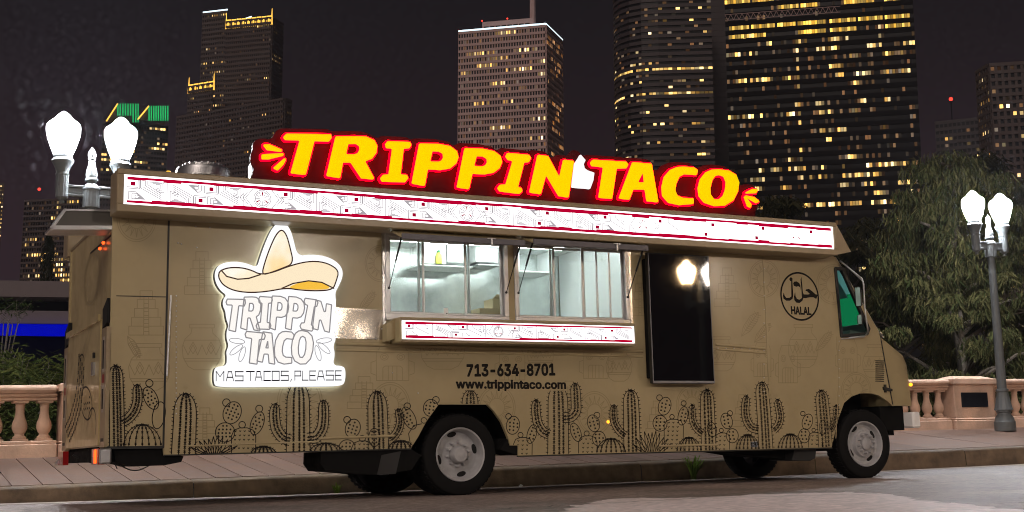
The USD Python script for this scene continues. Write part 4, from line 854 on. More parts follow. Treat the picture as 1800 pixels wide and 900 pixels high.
sag([(1246, 793), (1244, 740), (1242, 684)], 13, [([(1235, 762), (1226, 756), (1218, 743), (1215.8, 727), (1216.7, 711)], 6)], 16)
CAC.append(paddle(1251, 755, 8, 13, -10)); CAC.append(pear(1282.8, 726.4, 4.6) + paddle(1277, 740, 10, 14, -15) + paddle(1287, 766, 10.5, 12.5) + pear(1267.7, 756.6, 3.6) + bigpad(1270, 761, 12, 792)); CAC.append(barrel(1314, 791, 20, 27, 17))
sag([(1346, 790), (1343, 735), (1338.4, 671)], 12.5, [([(1333, 755), (1321, 753.5), (1312, 740), (1309, 722), (1312, 695)], 7), ([(1359, 756.6), (1368, 748), (1372, 733), (1368.5, 717), (1366, 701.5)], 6.5)], 18)
CAC.append(barrel(1389, 789, 21, 26, 19)); CAC.append(pear(1411, 727, 4) + paddle(1419, 741.5, 9, 14, 15) + paddle(1413.6, 766, 10, 12.5) + pear(1430, 756, 3.2) + bigpad(1433, 760, 12, 788))
sag([(1451, 786.5), (1448, 740), (1443, 685.5)], 12, [([(1459, 757), (1466, 745), (1469, 730), (1470, 711)], 4.5)], 20)
CAC.append(paddle(1446, 751, 6, 12.5))
tidy = near.buffer(-.004)
for c_ in CAC:
    g = unary_union([l.buffer(LW / 2 if l.length > .06 else LW * .42, 1) for l in c_]).intersection(tidy).difference(unary_union([lg, pol([(796, 640), (999, 640), (999, 687), (796, 686)])]))
    g = g.simplify(.0012)
    f_ = flat(g, -.0028)
    if f_ is not None: obj('cactus_drawing', f_, m_black, truck)
# --- faint drawings all over the wrap
def sun(cx, cy, r, k=.86):
    o = [LineString([at(*p) for p in ell(cx, cy, r * k * q, r * q)]) for q in (1, .9, .42)]
    for t_ in np.linspace(0, 2 * math.pi, 17)[:-1]:
        o.append(LineString([at(cx + r * k * .45 * math.cos(t_ - .12), cy + r * .45 * math.sin(t_ - .12)), at(cx + r * k * .8 * math.cos(t_), cy + r * .8 * math.sin(t_)), at(cx + r * k * .45 * math.cos(t_ + .12), cy + r * .45 * math.sin(t_ + .12))]))
    return o
def pot(cx, cy, w, h):
    P_ = lambda q: LineString([at(cx + u * w / 2, cy + v * h / 2) for u, v in q])
    o = [P_([(-.62, -1), (.62, -1), (.62, -.84), (-.62, -.84), (-.62, -1)]), P_([(-.5, -.84), (-.55, -.6), (-.85, -.35), (-1, 0), (-.95, .45), (-.7, .85), (-.4, 1), (.4, 1), (.7, .85), (.95, .45), (1, 0), (.85, -.35), (.55, -.6), (.5, -.84)]), P_([(-.9, -.3), (.9, -.3)]), P_([(-.93, .5), (.93, .5)]), P_([(-.88, .62), (.88, .62)])]
    o.append(P_([(-.95, -.1), (-.7, .35), (-.45, -.1), (-.22, .35), (0, -.1), (.22, .35), (.45, -.1), (.7, .35), (.95, -.1)]))
    for u in (-.45, .45): o.append(P_([(u, -.22), (u + .18, .05), (u, .3), (u - .18, .05), (u, -.22)]))
    return o
def pyramid(cx, cy, w, h):
    P_ = lambda q: LineString([at(cx + u * w / 2, cy + v * h / 2) for u, v in q]); o = []
    for k in range(5):
        a = .35 + k * .16; t_ = -1 + k * .4; o.append(P_([(-a, t_), (a, t_), (a, t_ + .4), (-a, t_ + .4), (-a, t_)]))
    for k in range(9): o.append(P_([(-.13, -.6 + k * .18), (.13, -.6 + k * .18)]))
    o.append(P_([(-.13, -.7), (-.15, 1)])); o.append(P_([(.13, -.7), (.15, 1)])); return o
def totem(cx, cy, w, h):
    P_ = lambda q: LineString([at(cx + u * w / 2, cy + v * h / 2) for u, v in q])
    o = [P_([(-.75, 1), (-.75, -.5), (-.5, -1), (.5, -1), (.75, -.5), (.75, 1), (-.75, 1)]), P_([(-.75, -.1), (-1, 0), (-1, .6), (-.78, .7)]), P_([(.75, -.1), (1, 0), (1, .6), (.78, .7)]), P_([(-.45, 1), (-.45, .3), (-.35, .2), (.35, .2), (.45, .3), (.45, 1)])]
    for u in (-.2, 0, .2): o.append(P_([(u, 1), (u, .22)]))
    for u in (-.38, .38): o.append(LineString([at(*p) for p in ell(cx + u * w / 2, cy - .3 * h / 2, w * .09, h * .09)])); o.append(LineString([at(*p) for p in ell(cx + u * w / 2, cy - .3 * h / 2, w * .045, h * .045)]))
    return o
def feather(cx, cy, l, tilt):
    c, s = math.cos(math.radians(tilt)), math.sin(math.radians(tilt)); P_ = lambda q: LineString([at(cx + (u * c - v * s) * l, cy + (u * s + v * c) * l) for u, v in q])
    o = [P_([(-1, 0), (1, 0)]), P_([(-1, 0), (-.4, -.28), (.5, -.3), (1, 0), (.5, .3), (-.4, .28), (-1, 0)])]
    for u in np.arange(-.5, .9, .16): o += [P_([(u, 0), (u + .12, -.27)]), P_([(u, 0), (u + .12, .27)])]
    return o
ICON = [sun(669, 463, 32), sun(240, 385, 40), sun(1343, 490, 33, .82), sun(1465, 500, 35), sun(527, 706, 46), sun(686, 712, 40), sun(873, 716, 38), sun(1045, 726, 38, .8), sun(1216, 712, 34, .8), sun(1505, 685, 30), sun(655, 600 - 90, 0.1),
        pyramid(257, 550, 62, 78), pyramid(355, 480, 62, 75), pyramid(640, 690, 60, 56), pyramid(1278, 505, 46, 68), pyramid(1125, 520, 30, 70), pyramid(1000, 700, 40, 60), pyramid(1305, 722, 36, 56), pyramid(1155, 735, 40, 60), pyramid(360, 745, 50, 56),
        pot(262, 645, 72, 82), pot(355, 610, 70, 80), pot(778, 612, 78, 74), pot(1412, 608, 53, 76), pot(1268, 622, 50, 60), pot(1088, 640, 46, 60), pot(950, 620, 46, 56), pot(1537, 635, 42, 58),
        totem(690, 637, 76, 64), totem(1047, 636, 58, 58), totem(900, 640, 60, 56), totem(1385, 640, 44, 66), totem(1490, 625, 44, 58), totem(1340, 632, 40, 60),
        feather(1318, 570, 26, -55), feather(1340, 585, 22, -50), feather(235, 610, 22, 60), feather(645, 530, 22, -50), feather(1448, 600, 22, -52), feather(1590, 660, 16, -60)]
clear = tidy.difference(unary_union([lg.buffer(.01), Polygon(pl)]))
for o in ICON:
    f_ = flat(unary_union([l.buffer(.0036, 1) for l in o]).intersection(clear).simplify(.0012), -.0016)
    if f_ is not None: obj('faint_drawing', f_, m_print, truck)
# --- rear end
RX = XR
m_rear = pbr('rear_tan', (.47, .38, .19), .3, 0, (2, .08, .02), (3, .06), .4)
def rearface(pts, x0, x1, m, name, parent=None, **k):
    """pts (y, z) on the rear face, slab from x0 to x1"""
    g = trimesh.creation.extrude_polygon(Polygon(pts), abs(x1 - x0), engine='earcut'); v = np.array(g.vertices); w = np.stack([min(x0, x1) + v[:, 2], v[:, 0], v[:, 1]], 1)
    mm = trimesh.Trimesh(w, g.faces, process=False); mm.fix_normals(); return obj(name, mm, m, parent if parent is not None else truck, **k)
rearface([(.03, .56), (W - .03, .56), (W - .03, ROOF), (.03, ROOF)], RX + .012, RX + .05, m_rear, 'rear_wall')
for y0, y1 in ((.0, .24), (W - .24, W)):
    rearface([(y0, .55), (y1, .55), (y1, 1.62), (y0, 1.62)], RX - .03, RX + .011, m_tan2, 'corner_post')
    rearface([(y0 + .05, .60), (y1 - .06, .60), (y1 - .06, .63), (y0 + .05, .63)], RX - .033, RX - .031, m_gasket, 'post_slot')
    rearface([(y0 + .02, 1.66), (y1, 1.62), (y1, 1.80), (y0 + .02, 1.88)], RX - .028, RX + .011, m_hole, 'rear_vent')
    for k, (za, zb_, m_) in enumerate(((1.22, 1.54, m_white), (.86, 1.10, m_white))):
        rearface([(y0 + .08, za), (y1 - .07, za), (y1 - .07, zb_), (y0 + .08, zb_)], RX - .0325, RX - .0305, pbr('post_label_%d_%d' % (k, int(y0 * 10)), (.38, .34, .30), .6), 'post_sticker')
        rearface([(y0 + .095, za + .03), (y1 - .085, za + .03), (y1 - .085, zb_ - .03), (y0 + .095, zb_ - .03)], RX - .0345, RX - .033, m_black, 'post_sticker_print')
    rearface([(y0 + .08, 1.125), (y1 - .07, 1.125), (y1 - .07, 1.20), (y0 + .08, 1.20)], RX - .0325, RX - .0305, pbr('red_label_%d' % int(y0 * 10), (.22, .02, .02), .5), 'post_sticker')
rd = rearface([(.30, .57), (W - .30, .57), (W - .30, 1.72), (.30, 1.72)], RX - .035, RX + .011, m_rear, 'rear_door', label='lower rear door, tan with a cactus drawing')
rearface([(.29, 1.70), (W - .29, 1.70), (W - .29, 1.76), (.29, 1.76)], RX - .06, RX - .0355, m_rear, 'door_lip', rd)
rearface([(.52, 1.22), (.60, 1.22), (.60, 1.34), (.52, 1.34)], RX - .06, RX - .0355, m_alu, 'door_handle', rd)
rearface([(.53, 1.38), (.60, 1.38), (.60, 1.43), (.53, 1.43)], RX - .05, RX - .0355, m_gasket, 'door_lock', rd)
rearface([(.05, 2.46), (1.2, 2.46), (1.2, 2.475), (.05, 2.475)], RX + .006, RX + .0115, m_gasket, 'rear_seam')
def rear_lines(lines, m, name, x, parent):
    g = unary_union([LineString(l).buffer(.0085, 1) for l in lines]); out = []
    for p in polys(g):
        v, f = trimesh.creation.triangulate_polygon(p, engine='earcut'); w = np.column_stack([np.full(len(v), x), v]); n = np.cross(w[f[:, 1]] - w[f[:, 0]], w[f[:, 2]] - w[f[:, 0]]).sum(0); out.append(trimesh.Trimesh(w, f if n[0] < 0 else f[:, ::-1], process=False))
    obj(name, cat(out), m, parent)
rl = []
for off in (-.30, -.1, .1, .30):
    c_ = [(2.05, .72), (1.75, .82), (1.45, 1.0), (1.32, 1.2), (1.30, 1.40)]
    q = [(y_ + off * .5, z_ + off * .25) for y_, z_ in c_]; rl.append(q)
    for k in range(14):
        p_ = LineString(q).interpolate(k / 13, True).coords[0]; rl += [[(p_[0] - .03, p_[1] - .012), (p_[0] + .03, p_[1] + .012)], [(p_[0] - .03, p_[1] + .012), (p_[0] + .03, p_[1] - .012)]]
rl.append([(1.30 + .16 * math.cos(t_), 1.40 + .07 * math.sin(t_)) for t_ in np.linspace(0, math.pi, 9)])
rl.append([(.95 + .30 * math.cos(t_) + .1 * math.sin(t_), .98 + .16 * math.sin(t_)) for t_ in np.linspace(0, 2 * math.pi, 25)])
rl.append([(.62 + .22 * math.cos(t_), .75 + .17 * math.sin(t_)) for t_ in np.linspace(.4, 3.6, 16)])
for k in range(9): rl.append([(.75 + .1 * (k % 4), .92 + .05 * (k // 4)), (.80 + .1 * (k % 4), .935 + .05 * (k // 4))])
rear_lines(rl, m_black, 'cactus_drawing', RX - .0365, rd)
fl = []
for cy_, cz_ in ((1.0, 1.55), (1.5, 1.3)):
    fl.append([(cy_ + .4 * math.cos(t_) , cz_ - .25 * math.cos(t_) + .06 * math.sin(t_)) for t_ in np.linspace(0, 2 * math.pi, 21)])
for cz_ in (2.2,): fl.append([(1.1 + .45 * math.cos(t_), cz_ + .26 * math.sin(t_)) for t_ in np.linspace(0, 2 * math.pi, 29)]); fl.append([(1.1 + .4 * math.cos(t_), cz_ + .23 * math.sin(t_)) for t_ in np.linspace(0, 2 * math.pi, 29)])
rear_lines(fl[2:], m_print, 'faint_drawing', RX + .0105, truck)
rear_lines(fl[:2], m_print, 'faint_drawing', RX - .0362, rd)
for q_ in ((178, 437), (184, 427)):
    yy_, zz_ = atx(*q_, RX); obj('added_red_lamp', trimesh.creation.icosphere(2, .016).apply_translation([RX - .012, yy_, zz_]), m_e_tail, truck, smooth=True, label=None)  # red emitters added to give the rear wall its red reflection
# rear bumper, tail lamps, hitch step
rearface([(.05, .42), (W - .05, .42), (W - .05, .53), (.05, .53)], RX - .02, RX + .08, m_dark, 'rear_bumper')
for s, y0 in (('n', .02), ('f', W - .40)):
    tl = rearface([(y0, .40), (y0 + .34, .40), (y0 + .34, .54), (y0, .54)], RX - .075, RX - .021, m_redlens, 'tail_light', label='glowing red tail light at the near rear corner' if s == 'n' else None)
    if s == 'n':
        rearface([(y0 + .10, .41), (y0 + .19, .41), (y0 + .19, .53), (y0 + .10, .53)], RX - .082, RX - .076, m_e_tail, 'bulb_glow', tl)
        obj('chrome_bezel', rbx(RX - .072, RX + .03, -.03, .018, .405, .54, .012), m_alu, tl)
obj('rear_step', slab(Polygon([at(*p, W - .1) for p in ((112, 796), (124, 797), (120, 806), (113, 816), (97, 815), (103, 806))]), W - .14, W - .06), m_alu, truck)
objs('dangling_cable', ([tube([at3(212 + k * 4.2, 818 + 9 * math.sin(k / 12 * math.pi), .3) for k in range(13)], .006, 6), tube([at3(200 + k * 1.5, 812 + k * 3, .25) for k in range(5)], .005, 6), tube([at3(128 + k * 6, 800 + 14 * math.sin(k / 12 * math.pi * .8), 1.4) for k in range(10)], .01, 6)]), m_gasket, truck, smooth=50)

# =================================================================== WEEDS AT THE KERB
def leafmat(name, a, b, trans=.3):
    return mat(name, {'g': ('attribute', {'attribute': 'rnd'}), 'r': ('rgb_ramp', {'ramp': [(0, a), (1, b)]}), 'd': ('diffuse_bsdf', {}), 't': ('translucent_bsdf', {}), 'm': ('mix_closure', {'fac': trans})},
               [('g.fac', 'r.fac'), ('r.color', 'd.color'), ('r.color', 't.color'), ('d.BSDF', 'm.closure1'), ('t.BSDF', 'm.closure2')], 'm.closure')
m_weed = leafmat('weed_green', (.10, .17, .03), (.22, .30, .07))
def weed(x, n, h, label, seed):
    rr = random.Random(seed); t = thing('weed_tuft', label, 'weed', (x, CURB_Y - .05, float(z_gutter(x)) - .005)); v, f = [], []
    for k in range(n):
        a = rr.uniform(0, 6.28); sp = rr.uniform(.2, 1.0) * h * .9; hh = h * rr.uniform(.5, 1); w = .006 * h / .2; px_, py_ = -math.sin(a) * w, math.cos(a) * w; b0 = len(v)
        ox, oy = rr.uniform(-.03, .03), rr.uniform(-.02, .02)
        for q, (u, z_, ww) in enumerate(((0, 0, 1), (.3, .6, 1), (.65, .95, .8), (1, .9, .05))):
            v += [(ox + math.cos(a) * sp * u + px_ * ww, oy + math.sin(a) * sp * u * .5 + py_ * ww, hh * z_), (ox + math.cos(a) * sp * u - px_ * ww, oy + math.sin(a) * sp * u * .5 - py_ * ww, hh * z_)]
        for q in range(3): f += [[b0 + 2 * q, b0 + 2 * q + 1, b0 + 2 * q + 3], [b0 + 2 * q, b0 + 2 * q + 3, b0 + 2 * q + 2]]
    shuffle(obj('blades', trimesh.Trimesh(v, f, process=False), m_weed, t), 6)
weed(at(1218, 826, CURB_Y - .05)[0], 34, .36, 'tuft of green weed growing from the gutter left of the front wheel', 1)
weed(at(592, 856, CURB_Y - .05)[0], 40, .14, 'low dry weed at the kerb behind the rear wheel', 2)
lx = at(912, 836, CURB_Y - .1)[0]
lt = thing('litter', 'small pale scrap of litter in the gutter right of the rear wheel', 'litter', (lx, CURB_Y - .1, float(z_gutter(lx)) + .004)); obj('scrap', hull([(0, 0, 0), (.05, .01, 0), (.02, .05, .01), (.04, .03, .03), (.07, .02, .01)]), m_paper, lt)

# =================================================================== TREES
m_bark = pbr('bark', (.10, .08, .06), .95, 0, (14, .6, .03), (3, .3))
m_cyp = leafmat('cypress_leaves', (.026, .036, .013), (.09, .08, .033), .3)
m_shrub = leafmat('shrub_leaves', (.03, .045, .012), (.085, .09, .025), .25)
m_dtree = leafmat('dark_leaves', (.035, .04, .022), (.075, .07, .035), .2)
def ray_w(px, py): return R.T @ np.array([(px - 900) / F, (py - 450) / F, 1.0])
def wpt(px, py, depth): return CW + ray_w(px, py) * depth
def leaves(P, rr, size, droop):
    """one small folded leaf spray at each point"""
    n = len(P); rng = np.random.default_rng(rr); a = rng.uniform(0, 2 * np.pi, n); l = size * rng.uniform(.6, 1.5, n); w = l * rng.uniform(.07, .16, n)
    d = np.stack([np.cos(a), np.sin(a), np.zeros(n)], 1) * (1 - droop) + np.stack([np.zeros(n), np.zeros(n), -np.ones(n)], 1) * droop + rng.normal(0, .18, (n, 3)); d /= np.linalg.norm(d, axis=1, keepdims=True)
    s = np.cross(d, rng.normal(0, 1, (n, 3))); s /= np.linalg.norm(s, axis=1, keepdims=True)
    v = np.stack([P - s * w[:, None] * .4, P + s * w[:, None] * .4, P + d * l[:, None] + s * w[:, None] * .1, P + d * (l * .55)[:, None] + s * w[:, None]], 1).reshape(-1, 3)
    i = np.arange(n)[:, None] * 4; f = np.concatenate([i + [0, 1, 3], i + [0, 3, 2]], 1).reshape(-1, 3)
    return trimesh.Trimesh(v, f, process=False)
def tree(name, base, h, rad, label, m, seed, n, size, droop=.7, z_low=.2, tr=.22, shape=None, clumps=70):
    rng = np.random.default_rng(seed); t = thing(name, label, 'tree', base, deck=False)
    tk = [(rng.normal(0, .1) * k * .3, rng.normal(0, .1) * k * .3, h * .92 * k / 7) for k in range(8)]
    obj('trunk', tube(tk, [tr * (1 - .85 * k / 7) for k in range(8)], 9), m_bark, t, smooth=50)
    cl, limbs = [], []
    for k in range(clumps):
        u = rng.uniform(z_low, 1) if k else 1; prof = shape(u) if shape else math.sin(math.pi * min(1, max(.06, (u - z_low) / (1 - z_low) * .86 + .1))) ** .7
        a = rng.uniform(0, 2 * math.pi); lob = .55 + .75 * float(meshkit.noise(np.array([math.cos(a) * 1.7 + seed, math.sin(a) * 1.7, u * 5.0]))); rr_ = rad * prof * lob * (rng.uniform(.35, 1.0)); c = np.array([math.cos(a) * rr_, math.sin(a) * rr_, h * u - rr_ * .12]); cl.append(c)
        if k % 3 == 0: limbs.append(tube([(0, 0, max(.5, h * u - rr_ * .55)), c * [.5, .5, 1] + [0, 0, -rr_ * .1], c], [tr * .28, tr * .16, .01], 5))
    obj('limb', cat(limbs), m_bark, t, smooth=50, kind='stuff')
    cl = np.array(cl); per = n // len(cl); P = []
    for c in cl:
        r_ = rad * rng.choice([.07, .10, .16]) * rng.uniform(.8, 1.2); q = rng.normal(0, 1, (per, 3)); q /= np.linalg.norm(q, axis=1, keepdims=True) + 1e-9; q *= (rng.uniform(0, 1, (per, 1)) ** .5) * r_; q[:, 2] *= .5; P.append(c + q)
    shuffle(obj('crown', leaves(np.vstack(P), seed + 5, size, droop), m, t), 2)
    return t
GZ = -8.4
def gbase(px, depth):
    p = wpt(px, 700, depth); return (p[0], p[1], GZ)
def th(px, py, depth): return wpt(px, py, depth)[2] - GZ
tree('cypress_tree', gbase(1692, 30), th(1665, 262, 30), 4.1, 'drooping bald cypress behind the right street lamp, lit by its globes', m_cyp, 3, 70000, .20, .66, .36, .22, lambda u: np.interp(u, [.3, .5, .75, .9, 1], [.75, 1, .8, .5, .12]), 230)
tree('cypress_tree', gbase(1860, 36), th(1830, 300, 36), 4.4, 'drooping cypress at the right edge of the picture behind the lamp', m_cyp, 4, 48000, .20, .66, .36, .22, lambda u: np.interp(u, [.3, .5, .75, .9, 1], [.75, 1, .8, .5, .12]), 190)
tree('cypress_tree', gbase(1590, 42), th(1590, 470, 42), 3.6, 'lower cypress close behind the nose of the truck', m_cyp, 6, 34000, .2, .66, .36, .2, None, 130)
tree('dark_tree', gbase(1500, 62), th(1500, 372, 62), 6.5, 'dark tree rising behind the cab of the truck', m_dtree, 7, 16000, .5, .5, .3, .3, None, 80)
tree('dark_tree', gbase(1395, 75), th(1395, 335, 75), 6.5, 'dark tree above the right end of the roof sign', m_dtree, 8, 14000, .55, .5, .3, .3, None, 80)
tree('dark_tree', gbase(1720, 70), th(1680, 262, 70), 7.5, 'tall dark tree between the small block and the right street lamp', m_dtree, 9, 16000, .55, .5, .3, .3, None, 90)
def shrub(px, depth, h, rad, label, seed, n=5000):
    rng = np.random.default_rng(seed); p = wpt(px, 700, depth); t = thing('shrub', label, 'shrub', (p[0], p[1], p[2] - 1.6), deck=False); P = []; st = []
    for k in range(34):
        a = rng.uniform(0, 6.28); e = np.array([math.cos(a) * rad * rng.uniform(.2, 1), math.sin(a) * rad * rng.uniform(.2, 1), 1.6 + h * rng.uniform(.35, 1.05)])
        st.append(tube([(0, 0, 0), e * [.35, .35, .6], e], [.03, .015, .004], 5)); q = np.linspace(.45, 1, n // 34)[:, None] * e + rng.normal(0, .13, (n // 34, 3)); P.append(q)
    obj('stem', cat(st), m_bark, t, smooth=50); shuffle(obj('foliage', leaves(np.vstack(P), seed, .16, .3), m_shrub, t), 2)
shrub(15, 22, .72, 1.0, 'leafy shrub at the far left behind the balustrade', 1, 7000); shrub(85, 24, .62, 1.1, 'leafy shrub behind the balustrade next to the truck', 2, 7000); shrub(-35, 23, .9, .9, 'shrub cut by the left edge behind the balustrade', 3)
# slim dark tree in front of the lit block at the left
sp = gbase(70, 80); t = thing('slim_tree', 'slim dark columnar tree in front of the lit block at the left', 'tree', sp, deck=False)
obj('trunk', tube([(0, 0, 0), (0, 0, th(68, 440, 80))], .14, 7), m_bark, t, smooth=50)
rng = np.random.default_rng(4); n_ = 2600; hh = th(68, 398, 80); u = rng.uniform(.66, 1, n_); a = rng.uniform(0, 6.28, n_); r_ = .42 * np.sqrt(rng.uniform(0, 1, n_)) * np.interp(u, [.66, .75, .95, 1], [.4, 1, .9, .2])
obj('crown', leaves(np.stack([r_ * np.cos(a), r_ * np.sin(a), hh * u], 1), 3, .3, .6), m_dtree, t)
bp_ = wpt(4, 560, 26); t = thing('bare_bush', 'thin bare bush at the left edge beneath the office block', 'bush', (bp_[0], bp_[1], bp_[2] - 2), deck=False)
obj('twigs', cat([tube([(0, 0, 0), (math.cos(k) * .3, math.sin(k) * .3, 1.9), (math.cos(k * 2.3) * .5 + .1 * k * .1, math.sin(k) * .5, 2.3 + .08 * (k % 5))], [.02, .01, .003], 5) for k in range(12)]), m_bark, t, smooth=50)
obj('leaves', leaves(np.array([(math.cos(k * 2.3) * .4 + rng.normal(0, .15), math.sin(k) * .4 + rng.normal(0, .15), 2.1 + .3 * rng.uniform(0, 1)) for k in range(240)]), 8, .12, .3), m_shrub, t)

# =================================================================== THE CITY
def winmat(name, cols, lo, hi):
    return mat(name, {'g': ('attribute', {'attribute': 'rnd'}), 'r': ('rgb_ramp', {'ramp': cols}), 'm': ('math', {'math_type': 'multiply', 'value2': 7.31}), 'fr': ('math', {'math_type': 'fraction'}), 'pw': ('math', {'math_type': 'power', 'value2': 2.0}), 's': ('map_range', {'to_min': lo, 'to_max': hi}), 'e': ('emission', {})},
               [('g.fac', 'r.fac'), ('g.fac', 'm.value1'), ('m.value', 'fr.value1'), ('fr.value', 'pw.value1'), ('pw.value', 's.value'), ('r.color', 'e.color'), ('s.result', 'e.strength')], 'e.emission')
m_w_yel = winmat('office_windows_yellow', [(0, (1, .50, .10)), (.6, (1, .64, .20)), (1, (1, .80, .45))], .10, 3.4)
m_w_dim = winmat('office_windows_dim', [(0, (1, .42, .16)), (.6, (1, .58, .28)), (1, (.9, .75, .6))], .02, .30)
m_w_strip = winmat('office_strip_lights', [(0, (1, .50, .05)), (1, (1, .66, .16))], .35, 2.6)
m_dglass = pbr('dark_office_glass', (.008, .008, .009), .3, spec=.25)
m_brown = pbr('brown_granite', (.085, .06, .055), .7, 0, None, (.05, .1)); m_pink = pbr('pale_pink_concrete', (.62, .44, .42), .8, 0, None, (.03, .08)); m_blackwall = pbr('black_granite', (.010, .009, .010), .9, spec=.08); m_greywall = pbr('grey_concrete_far', (.07, .06, .062), .8); m_curvewall = pbr('dull_pink_panels', (.055, .042, .046), .6)
m_e_edge = glow('white_roof_light', (.75, .92, 1.0), 1.6); m_e_green = glow('green_roof_light', (.02, .9, .25), .55); m_e_gold = glow('gold_crown_light', (1, .55, .08), 1.7); m_e_blue = glow('blue_light_strip', (.0, .005, 1.0), .38); m_e_avi = glow('red_aviation_light', (1, .05, .03), 2.5)
def topxy(px, py, z):
    r_ = ray_w(px, py); t_ = (z - CW[2]) / r_[2]; return (CW + r_ * t_)[:2]
def extr(poly, z0, z1):
    m = trimesh.creation.extrude_polygon(Polygon(poly), z1 - z0, engine='earcut'); m.apply_translation([0, 0, z0]); m.fix_normals(); return m
def tower(name, label, corners, depth, floor_px, cols, wall, lit, seed, ribbon=False, frac=(.62, .55), z0=-10, back=40, proud=.35, wmat=None, rows=None, cat_='building', dim=.12, maxrows=60, parent=None):
    """corners: top corners (pixels) of the visible faces from left to right; depth of the first. lit(face, row, col, n, rng) -> 0 dark, 1 dim, 2 bright."""
    z1 = wpt(*corners[0], depth)[2]; P = [np.array(topxy(px, py, z1)) for px, py in corners]
    away = (P[0] + P[-1]) / 2 - CW[:2]; away /= np.linalg.norm(away)
    foot = P + [P[-1] + away * back, P[0] + away * back]
    if parent is None:
        off = np.array([np.mean([p[0] for p in P]), np.mean([p[1] for p in P])]); t = thing(name, label, cat_, (float(off[0]), float(off[1]), z0), deck=False)
    else: t, off = parent
    foot = [p - off for p in foot]; rng = random.Random(seed)
    obj('glass_body', extr(foot, 0, z1 - z0), m_dglass, t)
    fh = floor_px / F * depth; nfl = min(maxrows, int((z1 - z0) / fh)); grid, win2, win1 = [], [], []
    for fi, nc in enumerate(cols):
        a, b = foot[fi], foot[fi + 1]; d = b - a; L_ = np.linalg.norm(d); d = d / L_; nrm = np.array([d[1], -d[0]])
        if nrm @ (-(a + off - CW[:2])) < 0: nrm = -nrm
        def quadbox(u0, u1, h0, h1, o0, o1):
            c = [a + d * u0 + nrm * o0, a + d * u1 + nrm * o0, a + d * u1 + nrm * o1, a + d * u0 + nrm * o1]
            return hull([(p[0], p[1], h) for p in c for h in (h0, h1)])
        def quad(u0, u1, h0, h1, o):
            p, q = a + d * u0 + nrm * o, a + d * u1 + nrm * o; return trimesh.Trimesh([(p[0], p[1], h0), (q[0], q[1], h0), (q[0], q[1], h1), (p[0], p[1], h1)], [[0, 1, 2], [0, 2, 3]], process=False)
        cw = L_ / nc; H = z1 - z0
        for r_ in range(nfl):
            ht = H - r_ * fh; grid.append(quadbox(0, L_, ht - fh * (1 - frac[1]), ht, 0, proud))
        hb = H - nfl * fh
        if not ribbon:
            for c_ in range(nc + 1):
                w_ = cw * (1 - frac[0]) / 2; grid.append(quadbox(max(0, c_ * cw - w_), min(L_, c_ * cw + w_), hb, H, 0, proud * .8))
        for r_ in range(nfl):
            ht = H - r_ * fh - fh * (1 - frac[1]); lo = ht - fh * frac[1]
            for c_ in range(nc):
                k = lit(fi, r_, c_, nc, rng)
                if k:
                    g_ = (1 - frac[0]) / 2 if not ribbon else .06; q = quad((c_ + g_) * cw, (c_ + 1 - g_) * cw, lo + .02 * fh, ht - .02 * fh, .06); (win2 if k == 2 else win1).append(q)
    obj('facade', cat(grid), wall, t)
    if win2: shuffle(obj('lit_windows', cat(win2), wmat or m_w_yel, t, kind='stuff'), 2)
    if win1: shuffle(obj('dim_windows', cat(win1), m_w_dim, t, kind='stuff'), 2)
    return t, z1 - z0, foot, off, fh
def runs(p_row, p_on, p_dim, mult=(2, 7)):
    """lit windows come in runs along a floor"""
    memo = {}
    def f(fi, r_, c_, n, rng):
        key = (fi, r_)
        if key not in memo:
            row = [0] * n
            for k in range(n):
                if rng.random() < p_dim: row[k] = 1
            if rng.random() < p_row:
                for _ in range(rng.randint(1, 3)):
                    s = rng.randrange(n); 
                    for k in range(s, min(n, s + rng.randint(*mult))):
                        if rng.random() < p_on: row[k] = 2
            memo[key] = row
        return memo[key][c_]
    return f
def edge_bar(t, pts, h, r, m, name, label=None): obj(name, tube([(p[0], p[1], h) for p in pts], r, 6), m, t, label=label)
# central pale tower with a white light line along its roof
t, H, ft, off, fh = tower('pale_office_tower', 'pale pink office tower with a white light line and antenna on its roof', [(806, 57), (959, 44), (988, 72)], 520, 11.3, (33, 14), m_pink, runs(.75, .85, .22), 11, frac=(.62, .6), proud=.5)
edge_bar(t, [ft[0], ft[1]], H + .4, .5, m_e_edge, 'roof_light'); edge_bar(t, [ft[1], ft[2]], H + .4, .5, m_e_edge, 'roof_light')
pc = [ft[0] * (1 - u) + ft[1] * u for u in (.27, .86)]; aw_ = (ft[-1] - ft[0]); aw_ = aw_ / np.linalg.norm(aw_)
pent = [pc[0] + aw_ * 6, pc[1] + aw_ * 6, pc[1] + aw_ * 25, pc[0] + aw_ * 25]
obj('penthouse', extr(pent, H, H + 5.6), m_pink, t); an = pc[1] + aw_ * 12
obj('penthouse_louvre', cat([extr([(pc[0] * (1 - u) + pc[1] * u) + aw_ * 5.9, (pc[0] * (1 - u - .09) + pc[1] * (u + .09)) + aw_ * 5.9, (pc[0] * (1 - u - .09) + pc[1] * (u + .09)) + aw_ * 6.1, (pc[0] * (1 - u) + pc[1] * u) + aw_ * 6.1], H + 1.2, H + 3.6) for u in np.arange(.04, .9, .115)]), m_dglass, t)
obj('antenna', tube([(an[0], an[1], H), (an[0], an[1], H + 45)], [1.3, .9], 8), m_pink, t)
for u in (0, .5): q = pc[0] * (1 - u) + pc[1] * u + aw_ * 6; obj('warning_light', trimesh.creation.icosphere(1, .35).apply_translation([q[0], q[1], H + 6.2]), m_e_avi, t)
